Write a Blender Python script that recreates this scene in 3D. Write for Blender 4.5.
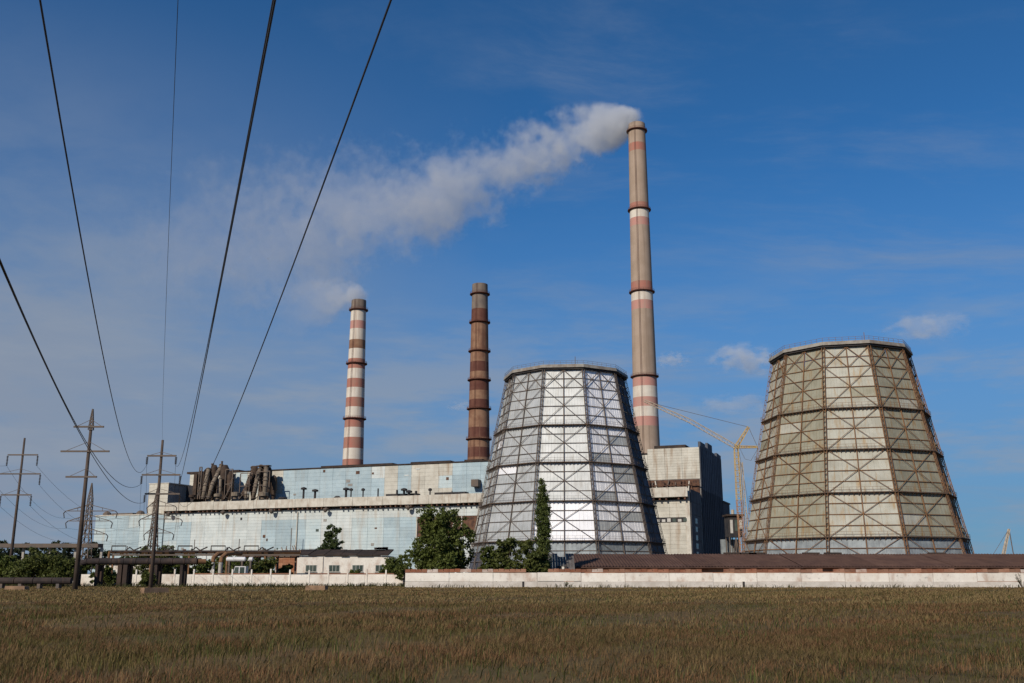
import bpy, bmesh, math, random
import numpy as np
from math import sin, cos, tan, radians, pi, sqrt, atan2
from mathutils import Vector, Matrix

R = radians
rnd = random.Random(7)
scene = bpy.context.scene
for o in list(bpy.data.objects):
    bpy.data.objects.remove(o)
col = scene.collection

# ------------------------------------------------------------------ camera
FPX, TH, CH = 983.0, R(13.35), 1.7
cam_d = bpy.data.cameras.new('camera')
cam = bpy.data.objects.new('camera', cam_d)
col.objects.link(cam)
cam_d.sensor_width = 36.0
cam_d.lens = FPX / 1024 * 36
cam_d.clip_start = 0.1
cam_d.clip_end = 30000
cam.location = (0, 0, CH)
cam.rotation_euler = (R(90) + TH, 0, 0)
scene.camera = cam
scene.render.resolution_x, scene.render.resolution_y = 1024, 683

# ------------------------------------------------------------------ light, sky, exposure
SUN_AZ, SUN_EL = R(-33), R(33)          # azimuth from straight behind the camera, negative = to its left
to_sun = Vector((sin(SUN_AZ) * cos(SUN_EL), -cos(SUN_AZ) * cos(SUN_EL), sin(SUN_EL)))
sun_d = bpy.data.lights.new('sun', 'SUN')
sun_d.energy = 3.9
sun_d.angle = R(0.55)
sun_d.color = (1.0, 0.91, 0.78)
sun = bpy.data.objects.new('sun', sun_d)
col.objects.link(sun)
sun.rotation_euler = (-to_sun).to_track_quat('-Z', 'Y').to_euler()

scene.view_settings.view_transform = 'Standard'
scene.view_settings.look = 'None'
scene.view_settings.gamma = 1.0
scene.view_settings.use_curve_mapping = False
scene.view_settings.exposure = 0.0
scene.cycles.volume_bounces = 3
scene.cycles.volume_max_steps = 256
scene.cycles.max_bounces = 6
scene.cycles.transparent_max_bounces = 12


class NT:
    """Small helper to write node trees as expressions."""
    def __init__(self, tree):
        self.t = tree
        self.n = tree.nodes
        self.l = tree.links

    def set(self, sock, v):
        if isinstance(v, bpy.types.NodeSocket):
            self.l.new(v, sock)
        elif v is not None:
            if sock.type == 'RGBA' and len(v) == 3:
                v = (*v, 1.0)
            sock.default_value = v

    def m(self, op, a, b=None, c=None, clamp=False):
        n = self.n.new('ShaderNodeMath')
        n.operation = op
        n.use_clamp = clamp
        self.set(n.inputs[0], a)
        if b is not None:
            self.set(n.inputs[1], b)
        if c is not None:
            self.set(n.inputs[2], c)
        return n.outputs[0]

    def v(self, op, a, b=None, scale=None):
        n = self.n.new('ShaderNodeVectorMath')
        n.operation = op
        self.set(n.inputs[0], a)
        if b is not None:
            self.set(n.inputs[1], b)
        if scale is not None:
            self.set(n.inputs['Scale'], scale)
        return n.outputs['Value'] if op in ('LENGTH', 'DOT_PRODUCT', 'DISTANCE') else n.outputs[0]

    def noise(self, vec, scale, detail=4, rough=0.55, color=False, distort=0.0):
        n = self.n.new('ShaderNodeTexNoise')
        self.set(n.inputs['Vector'], vec)
        n.inputs['Scale'].default_value = scale
        n.inputs['Detail'].default_value = detail
        n.inputs['Roughness'].default_value = rough
        n.inputs['Distortion'].default_value = distort
        return n.outputs['Color'] if color else n.outputs['Fac']

    def step(self, x, a, b, o0=0.0, o1=1.0, smooth=True):
        n = self.n.new('ShaderNodeMapRange')
        n.interpolation_type = 'SMOOTHSTEP' if smooth else 'LINEAR'
        self.set(n.inputs['Value'], x)
        n.inputs['From Min'].default_value = a
        n.inputs['From Max'].default_value = b
        n.inputs['To Min'].default_value = o0
        n.inputs['To Max'].default_value = o1
        return n.outputs[0]

    def mix(self, f, a, b, kind='MIX'):
        n = self.n.new('ShaderNodeMix')
        n.data_type = 'RGBA'
        n.blend_type = kind
        self.set(n.inputs['Factor'], f)
        self.set(n.inputs['A'], a)
        self.set(n.inputs['B'], b)
        return n.outputs['Result']

    def sep(self, vec):
        n = self.n.new('ShaderNodeSeparateXYZ')
        self.set(n.inputs[0], vec)
        return n.outputs

    def comb(self, x, y, z):
        n = self.n.new('ShaderNodeCombineXYZ')
        for s, v in zip(n.inputs, (x, y, z)):
            self.set(s, v)
        return n.outputs[0]

    def scaled(self, vec, s):
        return self.v('MULTIPLY', vec, s)


world = bpy.data.worlds.new('World')
scene.world = world
world.use_nodes = True
wt = NT(world.node_tree)
wt.n.clear()
w_out = wt.n.new('ShaderNodeOutputWorld')
w_bg = wt.n.new('ShaderNodeBackground')
sky = wt.n.new('ShaderNodeTexSky')
sky.sky_type = 'NISHITA'
sky.sun_disc = False
sky.sun_elevation = SUN_EL
sky.sun_rotation = atan2(to_sun.x, to_sun.y)
sky.altitude = 300
sky.air_density = 0.72
sky.dust_density = 0.0
sky.ozone_density = 6.0
gen = wt.n.new('ShaderNodeTexCoord').outputs['Generated']
dx, dy, dz = wt.sep(gen)
inv = wt.m('DIVIDE', 1.0, wt.m('ADD', wt.m('MAXIMUM', dz, 0.0), 0.16))
flat = wt.comb(wt.m('MULTIPLY', dx, inv), wt.m('MULTIPLY', dy, inv), 0.0)
# thin wind-drawn cirrus over the whole sky
warp = wt.v('SCALE', wt.v('SUBTRACT', wt.noise(flat, 0.7, 4, 0.5, color=True), (0.5, 0.5, 0.5)), scale=0.55)
fl2 = wt.v('ADD', flat, warp)
wisp = wt.noise(wt.scaled(fl2, (0.9, 2.3, 1.0)), 1.25, 10, 0.66)
patch = wt.step(wt.noise(flat, 0.55, 3, 0.5), 0.38, 0.66)
wisp = wt.m('MULTIPLY', wt.m('MULTIPLY', wt.step(wisp, 0.44, 0.80), patch), 0.80)
# a wide veil of thin cloud that lies to the west (the camera's left) and fades overhead
veil_n = wt.noise(fl2, 0.95, 9, 0.60)
veil = wt.m('MULTIPLY', wt.step(wt.m('ADD', dx, wt.m('MULTIPLY', wt.m('SUBTRACT', veil_n, 0.5), 0.9)), 0.05, -0.40), wt.step(dz, 0.56, 0.20))
veil = wt.m('MULTIPLY', veil, wt.step(veil_n, 0.32, 0.62, 0.22, 1.0))
low = wt.m('MULTIPLY', wt.step(wt.noise(wt.scaled(gen, (3.0, 3.0, 15.0)), 1.5, 9, 0.62), 0.44, 0.68), wt.m('MULTIPLY', wt.step(dz, 0.32, 0.14), 0.75))
cl = wt.m('MAXIMUM', wisp, veil, clamp=True)
skyc = wt.mix(1.0, sky.outputs[0], (0.42, 0.94, 1.12), 'MULTIPLY')
# grey-blue haze that lies all round the horizon
skyc = wt.mix(wt.step(dz, 0.42, 0.0, 0.0, 0.85), skyc, (1.35, 2.25, 3.5))
wt.set(w_bg.inputs['Color'], wt.mix(low, wt.mix(cl, skyc, (2.35, 2.9, 3.85)), (2.7, 3.2, 4.0)))
w_bg.inputs['Strength'].default_value = 0.10
wt.l.new(w_bg.outputs[0], w_out.inputs['Surface'])


# ------------------------------------------------------------------ measuring: a picture point at a chosen distance, as the place's metres
def at(u, v, Y):
    a, b = u - 512.0, 341.5 - v
    y, z = FPX * cos(TH) - b * sin(TH), FPX * sin(TH) + b * cos(TH)
    return Vector((a * Y / y, Y, CH + z * Y / y))


# ------------------------------------------------------------------ materials
def base_mat(name):
    m = bpy.data.materials.new(name)
    m.use_nodes = True
    t = NT(m.node_tree)
    t.b = t.n['Principled BSDF']
    return m, t


def mat(name, c, c2=None, scale=0.6, rough=0.8, metal=0.0, jitter=0.0, streak=None, streak_amt=0.0, streak_scale=(1.2, 1.2, 0.09), bump=0.0, bump_scale=4.0, grime=0.0, spec=0.3):
    """Base colour c mottled with c2, per-object jitter, optional vertical streaks (rust, damp) and fine bump."""
    m, t = base_mat(name)
    pos = t.n.new('ShaderNodeNewGeometry').outputs['Position']
    c2 = c2 or tuple(x * 0.78 for x in c)
    f = t.step(t.noise(pos, scale, 6, 0.62), 0.32, 0.70)
    colr = t.mix(f, c, c2)
    if streak:
        s = t.noise(t.scaled(pos, streak_scale), 1.0, 5, 0.6)
        s = t.m('MULTIPLY', t.step(s, 0.50, 0.72), streak_amt)
        colr = t.mix(s, colr, streak)
    if grime:
        g = t.step(t.noise(pos, scale * 5.3, 4, 0.7), 0.55, 0.75)
        colr = t.mix(t.m('MULTIPLY', g, grime), colr, tuple(x * 0.35 for x in c))
    if jitter:
        r = t.n.new('ShaderNodeObjectInfo').outputs['Random']
        k = t.step(r, 0, 1, 1 - jitter, 1 + jitter, smooth=False)
        colr = t.mix(1.0, colr, t.comb(k, k, k), 'MULTIPLY')
    t.set(t.b.inputs['Base Color'], colr)
    t.b.inputs['Roughness'].default_value = rough
    t.b.inputs['Metallic'].default_value = metal
    t.b.inputs['Specular IOR Level'].default_value = spec
    if bump:
        n = t.n.new('ShaderNodeBump')
        n.inputs['Strength'].default_value = bump
        t.set(n.inputs['Height'], t.noise(pos, bump_scale, 4, 0.6))
        t.l.new(n.outputs[0], t.b.inputs['Normal'])
    return m


MT = {}
MT['steel_dark'] = mat('steel_dark', (0.115, 0.10, 0.09), (0.16, 0.115, 0.085), 0.8, 0.8, spec=0.2)
MT['steel_rust'] = mat('steel_rust', (0.165, 0.090, 0.048), (0.25, 0.13, 0.06), 0.5, 0.85)
MT['steel_ring'] = mat('steel_ring', (0.07, 0.052, 0.045), (0.13, 0.08, 0.05), 0.9, 0.85)
MT['rim'] = mat('rim_cladding', (0.312, 0.293, 0.258), (0.188, 0.159, 0.132), 0.5, 0.7, streak=(0.2, 0.12, 0.07), streak_amt=0.5)
MT['clad_grey'] = mat('clad_grey', (0.55, 0.555, 0.54), (0.44, 0.45, 0.435), 0.35, 0.45, 0.35, jitter=0.05, streak=(0.30, 0.28, 0.24), streak_amt=0.55, streak_scale=(0.9, 0.9, 0.07))
MT['clad_new_glint'] = mat('clad_new_glint', (0.90, 0.89, 0.89), (0.80, 0.79, 0.80), 0.3, 0.36, 0.2, jitter=0.05, streak=(0.55, 0.52, 0.5), streak_amt=0.4, streak_scale=(0.9, 0.9, 0.07))
MT['clad_old'] = mat('clad_old', (0.318, 0.306, 0.236), (0.241, 0.225, 0.164), 0.35, 0.65, 0.1, jitter=0.05, streak=(0.27, 0.165, 0.065), streak_amt=0.8, streak_scale=(1.1, 1.1, 0.06))
MT['clad_pale'] = mat('clad_pale', (0.441, 0.432, 0.370), (0.342, 0.329, 0.271), 0.35, 0.6, 0.1, jitter=0.05, streak=(0.34, 0.21, 0.08), streak_amt=0.75, streak_scale=(1.1, 1.1, 0.06))
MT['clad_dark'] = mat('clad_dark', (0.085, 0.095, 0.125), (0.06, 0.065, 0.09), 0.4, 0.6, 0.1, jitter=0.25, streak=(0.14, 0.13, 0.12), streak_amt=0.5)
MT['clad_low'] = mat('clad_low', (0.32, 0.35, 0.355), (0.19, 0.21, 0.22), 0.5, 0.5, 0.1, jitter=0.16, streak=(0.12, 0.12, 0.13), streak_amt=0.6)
MT['dark_gap'] = mat('dark_gap', (0.025, 0.025, 0.03), (0.06, 0.05, 0.045), 0.4, 0.9)
MT['concrete'] = mat('concrete', (0.40, 0.37, 0.33), (0.29, 0.265, 0.235), 0.5, 0.9, grime=0.35, bump=0.3)
MT['block'] = mat('block_concrete', (0.30, 0.19, 0.115), (0.19, 0.12, 0.075), 0.9, 0.95, grime=0.5, bump=0.5, bump_scale=8)
MT['pole'] = mat('pole_concrete', (0.108, 0.079, 0.063), (0.061, 0.045, 0.036), 0.7, 0.9, streak=(0.08, 0.06, 0.05), streak_amt=0.6, streak_scale=(6, 6, 0.4))
MT['wire'] = mat('wire_aluminium', (0.05, 0.05, 0.058), (0.08, 0.08, 0.088), 1.0, 0.6, 0.3)
MT['insulator'] = mat('insulator_glass', (0.06, 0.05, 0.05), (0.10, 0.09, 0.08), 2.0, 0.3)
MT['pipe'] = mat('pipe_wrap', (0.030, 0.026, 0.027), (0.06, 0.045, 0.04), 0.6, 0.85, spec=0.1, streak=(0.15, 0.09, 0.06), streak_amt=0.4)
MT['pipe_pale'] = mat('pipe_pale', (0.52, 0.50, 0.46), (0.36, 0.32, 0.28), 0.6, 0.7, streak=(0.22, 0.13, 0.08), streak_amt=0.6, streak_scale=(3, 3, 0.3))
MT['duct'] = mat('flue_duct', (0.088, 0.058, 0.040), (0.041, 0.028, 0.022), 0.5, 0.85, streak=(0.05, 0.035, 0.03), streak_amt=0.6, jitter=0.2)
MT['duct_pale'] = mat('flue_duct_pale', (0.238, 0.198, 0.149), (0.140, 0.106, 0.074), 0.5, 0.8, streak=(0.12, 0.07, 0.05), streak_amt=0.6)
MT['wall_cream'] = mat('wall_cream', (0.60, 0.57, 0.49), (0.48, 0.45, 0.38), 0.25, 0.85, jitter=0.09, streak=(0.34, 0.25, 0.17), streak_amt=0.8, streak_scale=(0.5, 0.5, 0.05), grime=0.3)
MT['wall_white'] = mat('wall_white', (0.594, 0.630, 0.612), (0.504, 0.549, 0.540), 0.25, 0.85, jitter=0.08, streak=(0.42, 0.35, 0.27), streak_amt=0.65, streak_scale=(0.5, 0.5, 0.05), grime=0.28)
MT['wall_blue'] = mat('wall_blue', (0.414, 0.508, 0.540), (0.342, 0.436, 0.477), 0.25, 0.85, jitter=0.09, streak=(0.36, 0.40, 0.40), streak_amt=0.75, streak_scale=(0.5, 0.5, 0.05), grime=0.28)
MT['wall_paleblue'] = mat('wall_paleblue', (0.522, 0.594, 0.594), (0.450, 0.540, 0.558), 0.25, 0.85, jitter=0.09, streak=(0.42, 0.40, 0.36), streak_amt=0.7, streak_scale=(0.5, 0.5, 0.05), grime=0.28)
MT['wall_back'] = mat('wall_joint', (0.36, 0.34, 0.31), (0.24, 0.22, 0.20), 0.5, 0.95)
MT['fascia'] = mat('fascia_concrete', (0.60, 0.565, 0.49), (0.46, 0.42, 0.35), 0.4, 0.9, streak=(0.26, 0.15, 0.09), streak_amt=0.5, streak_scale=(0.8, 0.8, 0.15), grime=0.2, jitter=0.05)
MT['rusty'] = mat('rusty_steelwork', (0.15, 0.075, 0.045), (0.05, 0.03, 0.025), 0.7, 0.9)
MT['gable'] = mat('gable_sheet', (0.10, 0.105, 0.12), (0.07, 0.072, 0.085), 0.3, 0.8, jitter=0.15)
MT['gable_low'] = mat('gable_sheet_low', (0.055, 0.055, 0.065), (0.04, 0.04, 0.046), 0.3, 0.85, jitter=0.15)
MT['gable_grey'] = mat('gable_block', (0.119, 0.112, 0.112), (0.077, 0.070, 0.072), 0.3, 0.9, jitter=0.12)
MT['roof_dark'] = mat('roof_felt', (0.040, 0.033, 0.030), (0.075, 0.052, 0.042), 0.4, 0.95, spec=0.05)
MT['roof_brown'] = mat('roof_brown', (0.115, 0.068, 0.052), (0.080, 0.048, 0.040), 0.4, 0.85, jitter=0.10, streak=(0.17, 0.105, 0.085), streak_amt=0.3, streak_scale=(2.0, 0.2, 0.2), spec=0.03)
MT['slate'] = mat('slate_grey', (0.15, 0.135, 0.125), (0.09, 0.08, 0.075), 0.8, 0.9, jitter=0.15)
MT['fence_white'] = mat('whitewash', (0.82, 0.77, 0.69), (0.70, 0.64, 0.56), 0.5, 0.9, jitter=0.05, streak=(0.40, 0.24, 0.16), streak_amt=0.6, streak_scale=(0.55, 0.55, 0.30), grime=0.6, bump=0.2)
MT['fence_plinth'] = mat('whitewash_plinth', (0.66, 0.61, 0.55), (0.50, 0.45, 0.39), 0.7, 0.92, jitter=0.06, grime=0.4, bump=0.3)
MT['coping'] = mat('coping_brick', (0.222, 0.078, 0.041), (0.311, 0.170, 0.112), 0.35, 0.9, jitter=0.25, grime=0.3, bump=0.4)
MT['coping_white'] = mat('coping_render', (0.62, 0.55, 0.49), (0.40, 0.26, 0.20), 0.6, 0.9, jitter=0.1, grime=0.3)
MT['brick'] = mat('red_brick', (0.33, 0.13, 0.065), (0.45, 0.24, 0.14), 0.5, 0.9, grime=0.3, jitter=0.15)
MT['glass'] = mat('window_glass', (0.055, 0.075, 0.065), (0.09, 0.11, 0.095), 0.6, 0.25, jitter=0.2)
MT['frame_white'] = mat('window_frame', (0.55, 0.53, 0.48), (0.45, 0.42, 0.38), 1.0, 0.7)
MT['van_paint'] = mat('van_paint', (0.70, 0.70, 0.70), (0.62, 0.61, 0.60), 0.8, 0.35)
MT['rubber'] = mat('rubber', (0.02, 0.02, 0.02), (0.03, 0.03, 0.03), 2.0, 0.9)
MT['crane_yellow'] = mat('crane_yellow', (0.58, 0.40, 0.13), (0.45, 0.30, 0.11), 0.5, 0.6, streak=(0.2, 0.1, 0.05), streak_amt=0.4)
MT['crane_orange'] = mat('crane_orange', (0.40, 0.21, 0.11), (0.33, 0.18, 0.10), 0.5, 0.65)
MT['crane_pale'] = mat('crane_pale', (0.52, 0.44, 0.34), (0.40, 0.33, 0.25), 0.5, 0.65)
MT['bark'] = mat('bark', (0.09, 0.065, 0.045), (0.05, 0.038, 0.028), 2.0, 0.95, bump=0.5)
# chimney paints
MT['ch_concrete'] = mat('chimney_concrete', (0.40, 0.305, 0.235), (0.34, 0.255, 0.19), 0.12, 0.9, streak=(0.22, 0.16, 0.12), streak_amt=0.6, streak_scale=(0.5, 0.5, 0.012), grime=0.06)
MT['ch_white'] = mat('chimney_white', (0.68, 0.62, 0.53), (0.60, 0.53, 0.45), 0.2, 0.85, streak=(0.38, 0.27, 0.20), streak_amt=0.65, streak_scale=(0.6, 0.6, 0.03), grime=0.1)
MT['ch_pink'] = mat('chimney_pink', (0.50, 0.24, 0.20), (0.46, 0.26, 0.21), 0.2, 0.85, streak=(0.40, 0.28, 0.22), streak_amt=0.65, streak_scale=(0.6, 0.6, 0.03))
MT['ch_red'] = mat('chimney_red', (0.40, 0.155, 0.115), (0.36, 0.19, 0.14), 0.2, 0.85, streak=(0.30, 0.20, 0.15), streak_amt=0.7, streak_scale=(0.6, 0.6, 0.03))
MT['ch_soot'] = mat('chimney_soot', (0.16, 0.13, 0.115), (0.23, 0.18, 0.14), 0.25, 0.9, streak=(0.10, 0.07, 0.055), streak_amt=0.6, streak_scale=(0.7, 0.7, 0.03))
MT['ch_dark'] = mat('chimney_dark', (0.105, 0.038, 0.028), (0.145, 0.062, 0.042), 0.25, 0.9, streak=(0.23, 0.13, 0.085), streak_amt=0.55, streak_scale=(0.7, 0.7, 0.03))
MT['ch_tan'] = mat('chimney_tan', (0.29, 0.17, 0.105), (0.195, 0.095, 0.058), 0.25, 0.9, streak=(0.13, 0.065, 0.045), streak_amt=0.8, streak_scale=(0.7, 0.7, 0.03))
MT['ch_ring'] = mat('chimney_gallery', (0.15, 0.06, 0.045), (0.10, 0.05, 0.04), 0.5, 0.8)


def leaf_mat(name, c, c2, rough=0.6):
    m, t = base_mat(name)
    g = t.n.new('ShaderNodeNewGeometry')
    f = t.noise(g.outputs['Position'], 0.55, 3, 0.6)
    f = t.m('ADD', t.m('MULTIPLY', t.step(f, 0.35, 0.65), 0.6), t.m('MULTIPLY', g.outputs['Random Per Island'], 0.4))
    colr = t.mix(f, c, c2)
    t.set(t.b.inputs['Base Color'], colr)
    t.b.inputs['Roughness'].default_value = rough
    t.b.inputs['Specular IOR Level'].default_value = 0.2
    tr = t.n.new('ShaderNodeBsdfTranslucent')
    t.set(tr.inputs['Color'], colr)
    mx = t.n.new('ShaderNodeMixShader')
    mx.inputs[0].default_value = 0.25
    t.l.new(t.b.outputs[0], mx.inputs[1])
    t.l.new(tr.outputs[0], mx.inputs[2])
    t.l.new(mx.outputs[0], t.n['Material Output'].inputs['Surface'])
    return m


MT['leaf_dark'] = leaf_mat('leaf_dark', (0.052, 0.070, 0.015), (0.125, 0.147, 0.034))
MT['leaf_pine'] = leaf_mat('leaf_conifer', (0.036, 0.056, 0.019), (0.080, 0.105, 0.034))
MT['leaf_mid'] = leaf_mat('leaf_mid', (0.060, 0.076, 0.018), (0.118, 0.128, 0.034))
MT['leaf_far'] = leaf_mat('leaf_far', (0.030, 0.042, 0.020), (0.055, 0.065, 0.032))
MT['leaf_poplar'] = leaf_mat('leaf_poplar', (0.062, 0.086, 0.022), (0.120, 0.142, 0.040))


# ------------------------------------------------------------------ mesh helpers
class MB:
    def __init__(self):
        self.v, self.f, self.mi = [], [], []
        self.cur = 0

    def add(self, vs, fs):
        b = len(self.v)
        self.v.extend([tuple(x) for x in vs])
        for f in fs:
            self.f.append(tuple(i + b for i in f))
            self.mi.append(self.cur)
        return self

    def hexa(self, p):
        """eight corners: bottom ring 0-3, top ring 4-7"""
        return self.add(p, [(3, 2, 1, 0), (4, 5, 6, 7), (0, 1, 5, 4), (1, 2, 6, 5), (2, 3, 7, 6), (3, 0, 4, 7)])

    def box(self, x0, x1, y0, y1, z0, z1):
        return self.hexa([(x0, y0, z0), (x1, y0, z0), (x1, y1, z0), (x0, y1, z0), (x0, y0, z1), (x1, y0, z1), (x1, y1, z1), (x0, y1, z1)])

    def bar(self, a, b, w, h=None):
        a, b = Vector(a), Vector(b)
        h = h or w
        d = (b - a)
        if d.length < 1e-6:
            return self
        d.normalize()
        up = Vector((0, 0, 1)) if abs(d.z) < 0.95 else Vector((1, 0, 0))
        s = d.cross(up).normalized()
        u = s.cross(d).normalized()
        c = [(-w / 2, -h / 2), (w / 2, -h / 2), (w / 2, h / 2), (-w / 2, h / 2)]
        p = [a + s * x + u * y for x, y in c] + [b + s * x + u * y for x, y in c]
        return self.hexa(p)

    def tube(self, pts, rad, n=8, cap=True):
        pts = [Vector(p) for p in pts]
        k = len(pts)
        rs = rad if isinstance(rad, (list, tuple)) else [rad] * k
        vs, fs = [], []
        prev = None
        for i, p in enumerate(pts):
            d = (pts[min(i + 1, k - 1)] - pts[max(i - 1, 0)]).normalized()
            if prev is None:
                up = Vector((0, 0, 1)) if abs(d.z) < 0.95 else Vector((1, 0, 0))
                s = d.cross(up).normalized()
            else:
                s = (prev - d * prev.dot(d)).normalized()
            prev = s
            u = s.cross(d)
            for j in range(n):
                a = 2 * pi * j / n
                vs.append(p + (s * cos(a) + u * sin(a)) * rs[i])
        for i in range(k - 1):
            for j in range(n):
                fs.append((i * n + j, (i + 1) * n + j, (i + 1) * n + (j + 1) % n, i * n + (j + 1) % n))
        if cap:
            fs.append(tuple(range(n)))
            fs.append(tuple(reversed(range((k - 1) * n, k * n))))
        return self.add(vs, fs)

    def lathe(self, prof, n=24, c=(0, 0), phase=0.0):
        """prof: list of (radius, z)"""
        vs, fs = [], []
        for r, z in prof:
            for j in range(n):
                a = 2 * pi * j / n + phase
                vs.append((c[0] + r * cos(a), c[1] + r * sin(a), z))
        for i in range(len(prof) - 1):
            for j in range(n):
                fs.append((i * n + j, i * n + (j + 1) % n, (i + 1) * n + (j + 1) % n, (i + 1) * n + j))
        return self.add(vs, fs)

    def mesh(self, name, mats):
        me = bpy.data.meshes.new(name)
        me.from_pydata(self.v, [], self.f)
        if not isinstance(mats, (list, tuple)):
            mats = [mats]
        for m in mats:
            me.materials.append(MT[m] if isinstance(m, str) else m)
        if len(mats) > 1:
            me.polygons.foreach_set('material_index', self.mi)
        me.update()
        return me

    def build(self, name, mats, parent=None, smooth=False):
        me = self.mesh(name, mats)
        if smooth:
            me.polygons.foreach_set('use_smooth', [True] * len(me.polygons))
        return link(name, me, parent)


def link(name, me, parent=None, rz=0.0, loc=(0, 0, 0)):
    o = bpy.data.objects.new(name, me)
    col.objects.link(o)
    o.parent = parent
    o.location = loc
    o.rotation_euler = (0, 0, rz)
    return o


def tag(o, label, cat, group=None, kind=None):
    o['label'] = label
    o['category'] = cat
    if group:
        o['group'] = group
    o['kind'] = kind or 'thing'
    return o


def thing(name, label, cat, loc=(0, 0, 0), rz=0.0, group=None):
    o = bpy.data.objects.new(name, None)
    col.objects.link(o)
    o.location = loc
    o.rotation_euler = (0, 0, rz)
    o.empty_display_size = 0.5
    return tag(o, label, cat, group)


def np_mesh(name, verts, faces_flat, sizes, m):
    me = bpy.data.meshes.new(name)
    nv, nf = len(verts), len(sizes)
    me.vertices.add(nv)
    me.vertices.foreach_set('co', np.asarray(verts, np.float32).ravel())
    me.loops.add(len(faces_flat))
    me.loops.foreach_set('vertex_index', np.asarray(faces_flat, np.int32))
    me.polygons.add(nf)
    st = np.zeros(nf, np.int32)
    st[1:] = np.cumsum(sizes)[:-1]
    me.polygons.foreach_set('loop_start', st)
    me.polygons.foreach_set('loop_total', np.asarray(sizes, np.int32))
    me.materials.append(MT[m] if isinstance(m, str) else m)
    me.update()
    me.validate()
    return me


# ------------------------------------------------------------------ ground
def ground():
    m, t = base_mat('dry_meadow_soil')
    pos = t.n.new('ShaderNodeNewGeometry').outputs['Position']
    a = t.noise(t.scaled(pos, (0.6, 1.0, 1.0)), 0.05, 6, 0.6)
    b = t.noise(pos, 1.6, 5, 0.65)
    c = t.mix(t.step(a, 0.35, 0.65), (0.140, 0.086, 0.040), (0.105, 0.086, 0.034))
    c = t.mix(t.m('MULTIPLY', t.step(b, 0.45, 0.75), 0.6), c, (0.045, 0.034, 0.018))
    t.set(t.b.inputs['Base Color'], c)
    t.b.inputs['Roughness'].default_value = 0.97
    t.b.inputs['Specular IOR Level'].default_value = 0.1
    bm = bmesh.new()
    ring = [0, 4, 8, 12, 16, 20, 25, 30, 36, 43, 51, 60, 70, 82, 96, 112, 130, 160, 220, 320, 500, 900, 1800, 4000, 9000, 16000]
    n = 96
    rows = []
    rr = random.Random(3)
    for r in ring[1:]:
        amp = 0.09 if r < 130 else 0.0
        rows.append([bm.verts.new((r * sin(2 * pi * j / n), r * cos(2 * pi * j / n), rr.uniform(-amp, amp))) for j in range(n)])
    c0 = bm.verts.new((0, 0, 0))
    for j in range(n):
        bm.faces.new((c0, rows[0][(j + 1) % n], rows[0][j]))
        for i in range(len(rows) - 1):
            bm.faces.new((rows[i][j], rows[i][(j + 1) % n], rows[i + 1][(j + 1) % n], rows[i + 1][j]))
    bmesh.ops.recalc_face_normals(bm, faces=bm.faces)
    me = bpy.data.meshes.new('ground')
    bm.to_mesh(me)
    bm.free()
    me.polygons.foreach_set('use_smooth', [True] * len(me.polygons))
    me.materials.append(m)
    g = link('ground', me)
    g['kind'] = 'structure'
    g['label'] = 'dry brown meadow ground running up to the white wall'
    if g.data.polygons[200].normal.z < 0:
        g.data.flip_normals()


ground()


# ------------------------------------------------------------------ cooling towers
TZ = [0, 10, 20, 30, 40, 55.3]
SUB = [4, 4, 4, 4, 6]
ROWS = []
for i in range(5):
    for k in range(SUB[i]):
        ROWS.append((TZ[i] + (TZ[i + 1] - TZ[i]) * k / SUB[i], TZ[i] + (TZ[i + 1] - TZ[i]) * (k + 1) / SUB[i]))


def trad(z):
    return 28.1 - 0.2035 * z


def fp(z, t, off=0.0):
    r = trad(z)
    return Vector((r * cos(R(18)) + off, t * (r + off) * sin(R(18)), z))


def cp(z, off=0.0, side=0.0):
    r = trad(z) + off
    return Vector((r, side, z))


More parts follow.
